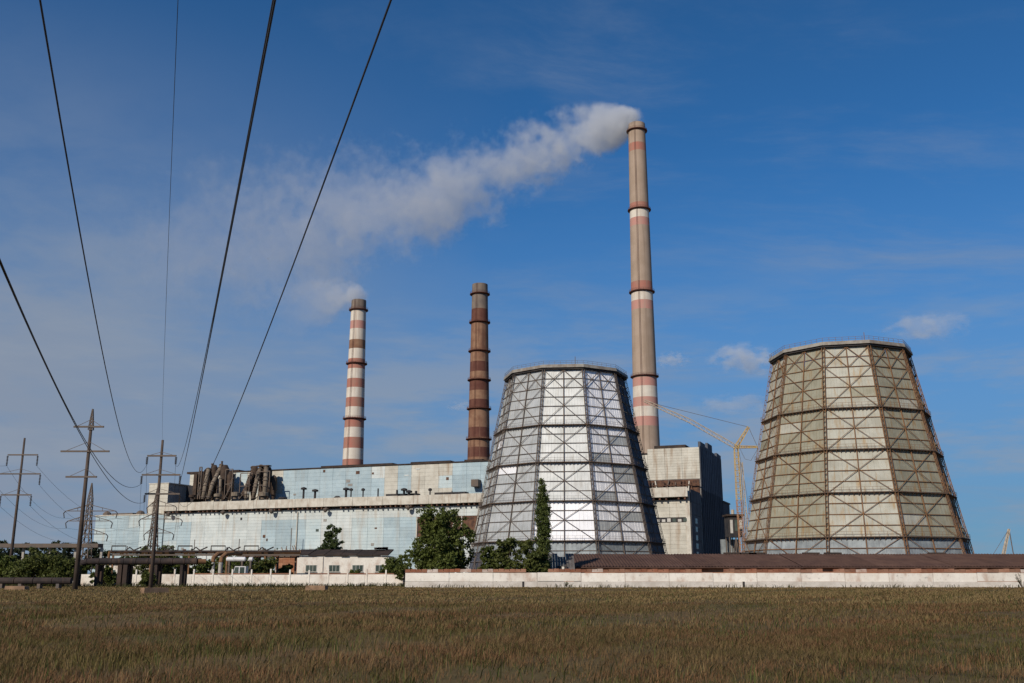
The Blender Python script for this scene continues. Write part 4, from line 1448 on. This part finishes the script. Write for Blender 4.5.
# ------------------------------------------------------------------ wires
def big_wire(label, tip, top_uv, top_Y, mid_uv, r=0.022, group='wires of the near power line'):
    """a conductor from an arm tip toward and over the camera; hangs as a parabola through two sighted points"""
    P = Vector(tip)
    Q = at(top_uv[0], top_uv[1], top_Y)
    d = Vector((Q.x - P.x, Q.y - P.y))
    # where the sight line of mid_uv meets the wire's vertical plane
    a, b = mid_uv[0] - 512.0, 341.5 - mid_uv[1]
    ky, kz = FPX * cos(TH) - b * sin(TH), FPX * sin(TH) + b * cos(TH)
    az = a / ky
    t = (az * P.y - P.x) / (d.x - az * d.y)
    ym = P.y + d.y * t
    zm = CH + kz / ky * ym
    # z = P.z + b t + c t^2
    c = ((zm - P.z) / t - (Q.z - P.z)) / (t - 1)
    b_ = (Q.z - P.z) - c
    c = max(0.5, min(c, 40))
    b_ = (Q.z - P.z) - c
    tmax = 1.45
    pts = []
    n = 60
    for i in range(n + 1):
        t_ = tmax * i / n
        pts.append((P.x + d.x * t_, P.y + d.y * t_, P.z + b_ * t_ + c * t_ * t_))
    o = MB().tube(pts, r, 6).build('power_cable', 'wire', None)
    tag(o, label, 'cable', group)
    return c, zm


W = []
W.append(big_wire('cable sagging steeply to the upper arm of the stair-tower pole, facing the tallest pole', TIPS[('C', 0, 'l')], (40, 0), 14, (78.6, 225), 0.018))
W.append(big_wire('hair-thin earth wire rising from the top of the stair-tower pole', TIPS[('C', 'top')], (178, 0), 20, (170, 200), 0.008))
W.append(big_wire('thick cable from the lower arm of the stair-tower pole, passing straight overhead', TIPS[('C', 1, 'r')], (275, 0), 17, (232, 225), 0.024))
W.append(big_wire('thinner cable from the upper arm of the stair-tower pole, hugging the thick one', TIPS[('C', 0, 'r')], (273, 0), 19, (231.5, 222), 0.017))
W.append(big_wire('cable slanting from the lowest arm of the stair-tower pole past the flue ducts', TIPS[('C', 2, 'r')], (391, 0), 13, (310, 220), 0.017))
W.append(big_wire('cable passing the peak of the tallest pole to the middle arm of the stair-tower pole', TIPS[('C', 1, 'l')], (0.5, 261), 30, (69.5, 412), 0.024))
W.append(big_wire('cable passing the peak of the tallest pole to the lowest arm of the stair-tower pole', TIPS[('C', 2, 'l')], (-1, 261), 30, (69.0, 413), 0.024))
print('WIRES', W)


def span(label, p, q, sag, r, group):
    o = catenary(MB(), p, q, sag, r).build('power_cable', 'wire', None)
    tag(o, label, 'cable', group)


ARM = ('upper', 'middle', 'lowest')
for i in range(3):
    for sd in ('l', 'r'):
        side = 'outer end' if sd == 'l' else 'inner end'
        span(f'thin cable from {ARM[i]} arm of slim edge pole to far pylon, {side}', TIPS[('A', i, sd)], TIPS[('P', i, sd)], 2.2, 0.02, 'cables from edge pole to pylon')
for i in range(3):
    a = TIPS[('A', i, 'l')]
    span(f'thin cable leaving the {ARM[i]} arm of the slim edge pole outwards', a, a + Vector((-60, -15, 3)), 2.0, 0.02, 'cables leaving the edge pole')
for i in range(3):
    for sd in ('l', 'r'):
        side = 'front' if sd == 'l' else 'rear'
        span(f'thin cable between {ARM[i]} arms of the two far pylons, {side} one', TIPS[('P', i, sd)], TIPS[('Q', i, sd)], 1.0, 0.02, 'cables between far pylons')
        side = 'outer end' if sd == 'l' else 'inner end'
        span(f'thin cable from {ARM[i]} arm of stair tower pole to half hidden pylon, {side}', TIPS[('C', i, sd)], TIPS[('Q', i, sd)], 2.5, 0.018, 'cables from near pole to pylon')


# ------------------------------------------------------------------ concrete blocks in the grass
def slab(label, u0, u1, v0, v1, Y, depth, rz):
    x0, x1 = at(u0, v1, Y).x, at(u1, v1, Y).x
    h = max(0.35, at(u0, v0, Y).z)
    r_ = thing('concrete_slab', label, 'concrete slab', (x0, Y, 0), rz, 'concrete slabs lying in the grass')
    w = x1 - x0
    b = MB()
    e = 0.05
    b.hexa([(0, 0, -0.05), (w, 0, -0.05), (w, depth, -0.05), (0, depth, -0.05), (e, e, h), (w - e, e, h * 0.94), (w - e, depth - e, h * 0.97), (e, depth - e, h)])
    b.build('body', 'block', r_)
    for xx in (w * 0.25, w * 0.75):
        MB().tube([(xx - 0.12, depth / 2, h * 0.93), (xx - 0.1, depth / 2, h + 0.1), (xx + 0.1, depth / 2, h + 0.1), (xx + 0.12, depth / 2, h * 0.93)], 0.015, 5).build('lifting_loop', 'steel_rust', r_)


slab('brown concrete block with a dark end at the foot of the stair-tower pole', 144, 172, 587.8, 593, 92, 0.75, R(50))
slab('flat pale concrete block lying before the panel fence', 305, 326, 585.4, 589.5, 112, 1.0, R(-10))
slab('concrete block by the foot of the slim edge pole', 4, 25, 586, 589.5, 116, 1.0, R(-3))


# ------------------------------------------------------------------ trees and bushes
def leaf_cloud(centres, radii, n, size, seed, droop=0.0, squash=1.0, shell=0.55):
    """leaf quads through a set of ellipsoids, gathered on twigs so that the crown has clumps and gaps"""
    g = np.random.default_rng(seed)
    cs, rs = np.asarray(centres, float), np.asarray(radii, float)
    wts = np.prod(rs, axis=1) ** 0.75
    wts /= wts.sum()
    nt = max(12, n // 22)
    which = g.choice(len(cs), nt, p=wts)
    d = g.normal(size=(nt, 3))
    d /= np.linalg.norm(d, axis=1)[:, None]
    rr = g.uniform(shell ** 3, 1.0, nt) ** (1 / 3)
    tw = cs[which] + d * rs[which] * rr[:, None]
    idx = g.integers(0, nt, n)
    spread_ = np.mean(rs) * 0.165
    c = tw[idx] + g.normal(size=(n, 3)) * spread_ * np.array([1, 1, 0.8])
    a = g.normal(size=(n, 3))
    a /= np.linalg.norm(a, axis=1)[:, None]
    b = np.cross(a, g.normal(size=(n, 3)))
    b /= np.linalg.norm(b, axis=1)[:, None]
    s = size * g.uniform(0.6, 1.3, n)[:, None]
    v = np.stack([c - a * s * 0.8, c + b * s * 0.42, c + a * s * 0.8, c - b * s * 0.42], axis=1).reshape(-1, 3)
    v[:, 2] = np.maximum(v[:, 2], 0.05)
    return v, n


def tree(label, cat, pos, blobs, n, size, leaf, seed, trunk_h, trunk_r, group=None, name='tree', limbs=5, shell=0.55):
    root = thing(name, label, cat, pos, 0, group)
    cs = [b_[0] for b_ in blobs]
    rs = [b_[1] for b_ in blobs]
    v, k = leaf_cloud(cs, rs, n, size, seed, shell=shell)
    f = np.arange(4 * k, dtype=np.int32)
    me = np_mesh('crown', v, f, np.full(k, 4), leaf)
    link('crown', me, root)
    rr = random.Random(seed)
    b = MB()
    b.tube([(0, 0, -0.1), (rr.uniform(-.1, .1), 0, trunk_h * 0.5), (rr.uniform(-.2, .2), 0, trunk_h)], [trunk_r, trunk_r * 0.75, trunk_r * 0.35], 8)
    for i in range(limbs):
        c = Vector(rr.choice(cs))
        z = trunk_h * rr.uniform(0.3, 0.9)
        b.tube([(0, 0, z), Vector((0, 0, z)).lerp(c, 0.5) + Vector((0, 0, 0.2)), c], [trunk_r * 0.4, trunk_r * 0.25, trunk_r * 0.08], 5)
    b.build('trunk', 'bark', root)
    return root


def blobs_round(w, h, z0, n, seed, taper=0.5, rk=0.34):
    rr = random.Random(seed)
    out = []
    for i in range(n):
        t = (i + rr.random()) / n
        z = z0 + (h - z0) * (0.12 + 0.76 * t)
        prof = (1 - taper * t) * min(1.0, 0.7 + 1.6 * t)
        a = rr.uniform(0, 2 * pi)
        q = w / 2 * prof * rr.uniform(0.30, 0.85)
        r = w * rk * prof * rr.uniform(0.6, 1.05)
        out.append(((q * cos(a), q * sin(a), z), (r, r, r * 0.8)))
    return out


# round pine above the white house roof
Y = 214
p = at(331, 552, Y)
zt = at(331, 518, Y).z
wd = at(346, 540, Y).x - at(317, 540, Y).x
tree('compact dark green tree standing above the roof of the white house', 'tree', (p.x, Y, 0), blobs_round(wd * 1.3, zt, 1.2, 52, 1, 0.68, 0.23), 13000, 0.30, 'leaf_pine', 21, zt * 0.85, 0.25)
# the big tree
Y = 152
p = at(442, 580, Y)
zt = at(442, 504, Y).z
wd = at(474, 540, Y).x - at(411, 540, Y).x
tree('largest bushy dark green tree behind the boundary wall, hiding part of the hall', 'tree', (p.x, Y, 0), blobs_round(wd * 1.10, zt * 1.02, 1.0, 70, 2, 0.40, 0.20), 26000, 0.27, 'leaf_dark', 22, zt * 0.8, 0.35, limbs=9)
p = at(405, 580, Y + 6)
tree('small leafy bush between the white house and the largest tree', 'bush', (p.x, Y + 6, 0), blobs_round(4.4, 5.6, 0.6, 10, 12, 0.4, 0.25), 2200, 0.24, 'leaf_dark', 32, 3, 0.12, name='bush')
# poplar
Y = 150
p = at(543.5, 580, Y)
zt = at(545, 475, Y).z
bl = []
rr = random.Random(4)
for i in range(26):
    t = i / 25
    z = 1.0 + (zt - 1.8) * t
    wv = 1.35 * min(1, 0.8 + t) * (1 - 0.72 * (max(0, t - 0.68) / 0.32) ** 1.5)
    bl.append(((rr.uniform(-0.16, 0.16) * wv - 0.12 * t, rr.uniform(-0.35, 0.35) * wv, z), (wv * 0.80, wv * 0.80, 0.95)))
tree('tall slim poplar standing in front of the silver cooling tower', 'tree', (p.x, Y, 0), bl, 20000, 0.17, 'leaf_poplar', 23, zt * 0.92, 0.18, limbs=3, shell=0.3, name='poplar_tree')
# bush beside poplar
Y = 148
for u, wpx, vt, lab, lf in ((507, 30, 532, 'round green bush against the foot of the silver cooling tower', 'leaf_mid'), (531, 28, 537, 'leafy bush leaning against the slim poplar', 'leaf_mid'),
                            (488, 18, 542, 'small dark bush at the shaded foot of the silver cooling tower', 'leaf_dark')):
    p = at(u, 575, Y)
    zt = at(u, vt, Y).z
    w_ = wpx / 1010 * Y
    tree(lab, 'bush', (p.x, Y, 0), blobs_round(w_ * 1.25, zt, 0.6, 24, u, 0.4, 0.26), 7000, 0.24, lf, u, zt * 0.6, 0.12, name='bush')
# bushes at the left
LB = [(38, 46, 552, 150, 'leaf_mid', 'broad sunlit bush between the slim edge pole and the tallest pole'), (62, 30, 556, 146, 'leaf_mid', 'low green bush hugging the foot of the tallest pole'),
      (14, 34, 556, 152, 'leaf_dark', 'dark bush behind the slim edge pole'), (-14, 40, 550, 155, 'leaf_dark', 'dark bush cut off by the photo edge'),
      (105, 22, 566, 158, 'leaf_dark', 'dark bush below the bend of the lagged pipe'), (152, 40, 545, 190, 'leaf_mid', 'green tree top rising above the lagged pipe by the stair-tower pole'),
      (186, 26, 553, 192, 'leaf_dark', 'dark bush under the pipe trestle'), (204, 18, 560, 168, 'leaf_dark', 'small bush growing beside the two riser pipes'),
      (266, 24, 558, 186, 'leaf_mid', 'green bush beside the red brick outhouse'), (286, 16, 564, 190, 'leaf_mid', 'scrubby bush before the red brick outhouse'),
      (354, 12, 569, 178, 'leaf_dark', 'little bush below the windows of the white house'), (148, 14, 573, 140, 'leaf_mid', 'small bright bush at the foot of the stair-tower pole'),
      (80, 20, 560, 205, 'leaf_dark', 'dark bush beyond the bend of the lagged pipe'), (125, 24, 552, 200, 'leaf_dark', 'dark bush beneath the expansion loops'),
      (172, 30, 552, 206, 'leaf_dark', 'dark bush just beyond the cream stair tower pole, under the trestle'), (243, 34, 553, 208, 'leaf_dark', 'dark bush filling the gap behind the white tank'),
      (222, 26, 554, 210, 'leaf_dark', 'dark bush behind the two riser pipes'), (262, 26, 555, 209, 'leaf_dark', 'dark bush behind the small round tank'),
      (396, 26, 556, 188, 'leaf_dark', 'dark bush against the end wall of the white house')]
for i, (u, wpx, vt, Y, lf, lab) in enumerate(LB):
    p = at(u, 575, Y)
    zt = at(u, vt, Y).z
    w_ = wpx / 1010 * Y
    tree(lab, 'bush', (p.x, Y, 0), blobs_round(w_ * 1.25, max(zt, 1.0), 0.3, 20, 50 + i, 0.35, 0.27), int(2000 + 120 * wpx), 0.27, lf, 70 + i, max(zt, 1) * 0.6, 0.12, name='bush')
# line of far trees
FT = [(-30, 40, 534), (-6, 30, 533), (12, 24, 541), (27, 22, 543), (43, 22, 543), (57, 24, 540), (70, 24, 541), (84, 22, 539), (100, 22, 545)]
for i, (u, wpx, vt) in enumerate(FT):
    Y = 270 + (i * 37) % 30
    p = at(u, 575, Y)
    zt = at(u, vt, Y).z
    w_ = wpx / 1010 * Y
    tree(('dark tree in the far row, hidden past the photo edge', 'dark crown at the photo edge, tallest of the far row', 'far tree just beyond the slim edge pole', 'low far tree, second beyond the slim edge pole', 'far tree midway between the edge pole and the tallest pole', 'far tree a little nearer the tallest pole than the edge pole', 'far tree right behind the tallest pole', 'far tree at the foot of the grey lattice pylon', 'far tree tucked against the west end of the blue wall')[i], 'tree', (p.x, Y, 0), blobs_round(w_ * 1.3, zt, 1.5, 14, 90 + i, 0.45, 0.27), 2400, 0.5, 'leaf_far', 110 + i, zt * 0.7, 0.25, group='far row of trees', name='tree')


# a prickly weed at the right edge, a tuft by the wall
def weed(label, u, Y, h, seed):
    p = at(u, 586, Y)
    rr = random.Random(seed)
    root = thing('weed', label, 'weed', (p.x, Y, 0))
    st, lf = MB(), MB()
    for i in range(9):
        a = rr.uniform(0, 2 * pi)
        e = Vector((cos(a) * h * 0.5 * rr.uniform(0.4, 1), sin(a) * h * 0.4, h * rr.uniform(0.6, 1)))
        st.tube([(0, 0, 0), e * 0.5 + Vector((0, 0, 0.1)), e], [0.03, 0.02, 0.008], 5)
        for k in range(10):
            q = e * rr.uniform(0.3, 1)
            d = Vector((rr.uniform(-1, 1), rr.uniform(-1, 1), rr.uniform(-0.2, 0.8))).normalized() * rr.uniform(0.15, 0.35)
            s = d.cross(Vector((0, 0, 1))).normalized() * 0.06
            lf.add([q, q + d * 0.5 + s, q + d, q + d * 0.5 - s], [(0, 1, 2, 3)])
    st.build('stem', 'bark', root)
    lf.build('foliage', 'leaf_dark', root)


weed('dark spiky weed before the boundary wall at the photo edge', 1022, 133, 2.1, 5)
weed('small tuft of weeds at the foot of the boundary wall below the ruined hut', 566, 137, 0.8, 6)


# ------------------------------------------------------------------ grass
def grass(name, label, c, c2, c3, bands, seed, height, patch):
    m, t = base_mat(name + '_blade')
    g_ = t.n.new('ShaderNodeNewGeometry')
    pos = g_.outputs['Position']
    f = t.step(t.noise(t.scaled(pos, (0.6, 1.0, 0.2)), 0.13, 6, 0.65), 0.42, 0.58)
    colr = t.mix(f, c, c2)
    colr = t.mix(t.m('MULTIPLY', g_.outputs['Random Per Island'], 0.75), colr, c3)
    t.set(t.b.inputs['Base Color'], colr)
    t.b.inputs['Roughness'].default_value = 0.8
    t.b.inputs['Specular IOR Level'].default_value = 0.12
    tr_ = t.n.new('ShaderNodeBsdfTranslucent')
    t.set(tr_.inputs['Color'], colr)
    mx = t.n.new('ShaderNodeMixShader')
    mx.inputs[0].default_value = 0.2
    t.l.new(t.b.outputs[0], mx.inputs[1])
    t.l.new(tr_.outputs[0], mx.inputs[2])
    t.l.new(mx.outputs[0], t.n['Material Output'].inputs['Surface'])
    g = np.random.default_rng(seed)
    V = []
    for y0, y1, dens, w, hk in bands:
        area = 0.62 * (y1 * y1 - y0 * y0) + 22 * (y1 - y0)
        n = int(area * dens)
        y = np.sqrt(g.uniform(y0 * y0, y1 * y1, n))
        x = g.uniform(-1, 1, n) * (0.62 * y + 11)
        # uneven stand: patches where this grass grows thick or hardly at all
        pn = (np.sin(x * 0.31 + patch) * np.cos(y * 0.23 + patch * 2) + 0.6 * np.sin(x * 0.83 - y * 0.47 + patch * 3) + 0.5 * np.sin(x * 1.9 + y * 1.3 + patch) + 0.5 * np.sin(x * 3.7 - y * 2.9 + patch * 5)) / 2.2
        keep = g.uniform(-0.5, 0.5, n) < pn * 1.25 + 0.10
        keep &= (y < 138.4) | (x < -16)
        x, y, pn = x[keep], y[keep], pn[keep]
        n = len(x)
        h = height * hk * g.uniform(0.45, 1.15, n) * (1 + 0.3 * pn)
        a = g.uniform(0, 2 * pi, n)
        lean = g.uniform(0.3, 1.7, n) * h
        dx_, dy_ = np.cos(a) * lean + 0.10 * h, np.sin(a) * lean
        wx, wy = np.cos(a + 1.4) * w * 0.5, np.sin(a + 1.4) * w * 0.5
        z = np.zeros(n)
        v = np.empty((n, 5, 3))
        v[:, 0] = np.stack([x - wx, y - wy, z - 0.12], 1)
        v[:, 1] = np.stack([x + wx, y + wy, z - 0.12], 1)
        v[:, 2] = np.stack([x + dx_ * 0.35 + wx * 0.8, y + dy_ * 0.35 + wy * 0.8, h * 0.6], 1)
        v[:, 3] = np.stack([x + dx_ * 0.35 - wx * 0.8, y + dy_ * 0.35 - wy * 0.8, h * 0.6], 1)
        v[:, 4] = np.stack([x + dx_, y + dy_, h], 1)
        V.append(v)
    v = np.concatenate(V)
    n = len(v)
    base = (np.arange(n) * 5)[:, None]
    f = (base + np.array([[0, 1, 2, 3, 3, 2, 4]])).ravel()
    me = np_mesh(name, v.reshape(-1, 3), f, np.tile([4, 3], n), m)
    o = link(name, me)
    o['kind'] = 'stuff'
    o['label'] = label
    o['category'] = 'grass'
    return n


NG = 0
NG += grass('dry_grass', 'dry reddish brown meadow grass', (0.232, 0.118, 0.055), (0.190, 0.135, 0.058), (0.125, 0.078, 0.040),
            [(12, 32, 230, 0.010, 1.0), (32, 60, 70, 0.020, 0.95), (60, 100, 18, 0.042, 0.75), (100, 158, 7, 0.07, 0.55)], 1, 0.165, 0.3)
NG += grass('green_grass', 'short olive green grass between the dry stalks', (0.080, 0.080, 0.021), (0.170, 0.132, 0.042), (0.066, 0.060, 0.022),
            [(12, 32, 160, 0.010, 1.0), (32, 60, 48, 0.020, 0.95), (60, 100, 12, 0.042, 0.8), (100, 158, 6, 0.07, 0.6)], 2, 0.13, 2.1)
NG += grass('straw_grass', 'pale straw coloured seed stalks in thin patches', (0.33, 0.235, 0.105), (0.26, 0.185, 0.08), (0.19, 0.135, 0.06),
            [(12, 32, 24, 0.007, 1.1), (32, 60, 15, 0.014, 1.0), (60, 100, 26, 0.036, 0.8), (100, 158, 9, 0.065, 0.6)], 3, 0.22, 4.4)
NG += grass('weed_fringe', 'dark green weeds growing in tufts along the foot of the walls', (0.050, 0.058, 0.018), (0.090, 0.085, 0.030), (0.045, 0.045, 0.018),
            [(135.5, 138.6, 4, 0.07, 0.7), (138.6, 160, 2.6, 0.09, 0.8)], 5, 0.72, 1.2)
NG += grass('tall_weeds', 'scattered taller green weeds standing out of the meadow', (0.075, 0.088, 0.024), (0.115, 0.112, 0.034), (0.060, 0.065, 0.022),
            [(12, 32, 4, 0.020, 1.0), (32, 60, 1.5, 0.03, 1.0), (60, 100, 0.6, 0.05, 1.0)], 6, 0.36, 5.3)
print('BLADES', NG)


# ------------------------------------------------------------------ smoke and clouds
def plume(label, name, p0, p1, r0, r1, dens, seed, rise=0.0, fade=1.0, step=0.12, thin=1.2, bias=1.1):
    p0, p1 = Vector(p0), Vector(p1)
    d = p1 - p0
    L = d.length
    b = MB()
    nseg, ns = 14, 16
    prof = []
    for i in range(nseg + 1):
        t = i / nseg
        rr_ = (r0 + (r1 - r0) * t ** 0.72) * 1.45 + 1.5
        prof.append(((L * t * 1.0 - (r0 * 1.1 if i == 0 else 0)), rr_))
    vs, fs = [], []
    for x, r in prof:
        for j in range(ns):
            a = 2 * pi * j / ns
            vs.append((x, r * cos(a), r * sin(a)))
    for i in range(nseg):
        for j in range(ns):
            fs.append((i * ns + j, i * ns + (j + 1) % ns, (i + 1) * ns + (j + 1) % ns, (i + 1) * ns + j))
    fs.append(tuple(reversed(range(ns))))
    fs.append(tuple(range(nseg * ns, (nseg + 1) * ns)))
    b.add(vs, fs)
    m = bpy.data.materials.new(name + '_volume')
    m.use_nodes = True
    t = NT(m.node_tree)
    t.n.clear()
    out = t.n.new('ShaderNodeOutputMaterial')
    pv = t.n.new('ShaderNodeVolumePrincipled')
    pv.inputs['Color'].default_value = (0.90, 0.92, 0.95, 1)
    pv.inputs['Anisotropy'].default_value = 0.1
    oc = t.n.new('ShaderNodeTexCoord').outputs['Object']
    off = t.v('ADD', oc, (seed * 37.0, seed * 11.0, 5.0))
    x = t.sep(oc)[0]
    tt = t.m('DIVIDE', x, L, clamp=True)
    # the plume wanders more the further it has drifted
    wob = t.noise(t.scaled(off, (1.0 / 90, 1.0 / 90, 1.0 / 90)), 1.0, 2, 0.5, color=True)
    wob = t.v('SCALE', t.v('SUBTRACT', wob, (0.5, 0.5, 0.5)), scale=t.m('MULTIPLY', t.m('POWER', tt, 0.8), r1 * 1.5))
    sag = t.m('MULTIPLY', t.m('MULTIPLY', tt, t.m('SUBTRACT', 1.0, tt)), rise)
    q = t.sep(t.v('ADD', t.v('ADD', oc, wob), t.comb(0.0, 0.0, sag)))
    rad = t.m('ADD', r0, t.m('MULTIPLY', t.m('POWER', tt, 0.72), r1 - r0))
    dist = t.m('DIVIDE', t.m('SQRT', t.m('ADD', t.m('MULTIPLY', q[1], q[1]), t.m('MULTIPLY', q[2], q[2]))), rad)
    n1 = t.noise(off, 0.030, 4, 0.62)
    n2 = t.noise(off, 0.12, 3, 0.6)
    nn = t.m('ADD', t.m('MULTIPLY', t.m('SUBTRACT', n1, 0.5), 3.4), t.m('MULTIPLY', t.m('SUBTRACT', n2, 0.5), 1.3))
    shape = t.step(t.m('ADD', t.m('SUBTRACT', t.m('ADD', bias, t.step(tt, 0.12, 0.0, 0.0, 0.6)), dist), nn), 0.0, 0.75)
    edge = t.step(dist, 1.35, 1.0)
    body = t.m('MULTIPLY', t.m('MULTIPLY', shape, edge), t.m('POWER', t.m('DIVIDE', r0, rad), thin))
    ends = t.m('MULTIPLY', t.step(x, -r0, r0 * 0.4), t.step(tt, 1.0, 1.0 - fade))
    t.set(pv.inputs['Density'], t.m('MULTIPLY', t.m('MULTIPLY', body, ends), dens))
    t.l.new(pv.outputs[0], out.inputs['Volume'])
    try:
        m.cycles.volume_step_rate = step
    except Exception:
        pass
    me = b.mesh(name, m)
    o = link(name, me)
    o.location = p0
    o.rotation_mode = 'QUATERNION'
    o.rotation_quaternion = d.to_track_quat('X', 'Z')
    tag(o, label, 'smoke')
    return o


top3 = at(636.5, 118, 525)
plume('long grey-white smoke plume trailing from the tallest chimney', 'smoke_plume', top3 + Vector((-2.2, 0, -0.5)), at(85, 262, 880), 5.6, 95, 0.38, 1.0, fade=0.75, thin=1.42, bias=0.76, step=0.10, rise=80.0)
top1 = at(359, 297, 525)
plume('short pale smoke puff drifting off the red and white chimney', 'smoke_plume', top1 + Vector((-0.5, 0, 1.0)), at(262, 312, 570), 5.0, 22, 0.22, 2.0, fade=1.0, thin=1.8, bias=1.15, step=0.12)


def cloud(label, u0, u1, v0, v1, Y, dens, seed):
    a, c = at(u0, v1, Y), at(u1, v0, Y)
    ctr = (a + c) / 2
    rx, rz = (c.x - a.x) / 2, (c.z - a.z) / 2
    ry = rx * 0.7
    b = MB()
    bm = bmesh.new()
    bmesh.ops.create_icosphere(bm, subdivisions=3, radius=1.0)
    for v in bm.verts:
        v.co = Vector((v.co.x * rx * 1.25, v.co.y * ry * 1.25, v.co.z * rz * 1.35))
    me = bpy.data.meshes.new('cumulus_cloud')
    bm.to_mesh(me)
    bm.free()
    m = bpy.data.materials.new('cloud_volume')
    m.use_nodes = True
    t = NT(m.node_tree)
    t.n.clear()
    out = t.n.new('ShaderNodeOutputMaterial')
    pv = t.n.new('ShaderNodeVolumePrincipled')
    pv.inputs['Color'].default_value = (0.97, 0.97, 0.97, 1)
    oc = t.n.new('ShaderNodeTexCoord').outputs['Object']
    e = t.scaled(oc, (1 / rx, 1 / ry, 1 / rz))
    dist = t.v('LENGTH', e)
    # flat-bottomed: the underside closes sooner
    bot = t.m('MULTIPLY', t.m('MAXIMUM', t.m('MULTIPLY', t.sep(e)[2], -1.0), 0.0), 0.5)
    n1 = t.noise(t.v('ADD', t.scaled(oc, (2.3 / rx, 2.3 / rx, 4.2 / rx)), (seed, seed * 2.0, 0)), 1.0, 6, 0.6)
    s = t.m('ADD', t.m('SUBTRACT', 0.95, t.m('ADD', dist, bot)), t.m('MULTIPLY', t.m('SUBTRACT', n1, 0.5), 4.2))
    t.set(pv.inputs['Density'], t.m('MULTIPLY', t.m('MULTIPLY', t.step(s, 0.0, 0.7), t.step(dist, 1.2, 0.8)), dens))
    t.l.new(pv.outputs[0], out.inputs['Volume'])
    try:
        m.cycles.volume_step_rate = 0.4
    except Exception:
        pass
    me.materials.append(m)
    o = link('cumulus_cloud', me)
    o.location = ctr
    tag(o, label, 'cloud', 'small cumulus clouds')


cloud('small flat-bottomed cloud beside the rim of the rusty cooling tower', 708, 784, 342, 380, 5200, 0.0055, 1.0)
cloud('thin stretched cloud above the far shoulder of the rusty cooling tower', 880, 970, 312, 344, 5200, 0.0035, 4.0)
cloud('tiny wedge cloud next to the tallest chimney', 655, 690, 351, 372, 5200, 0.007, 7.0)
cloud('faint low cloud above the jib of the yellow crane', 690, 790, 394, 416, 5600, 0.0025, 9.0)
cloud('faint tiny cloud between the brown chimney and the silver cooling tower', 445, 478, 400, 414, 5600, 0.0045, 12.0)
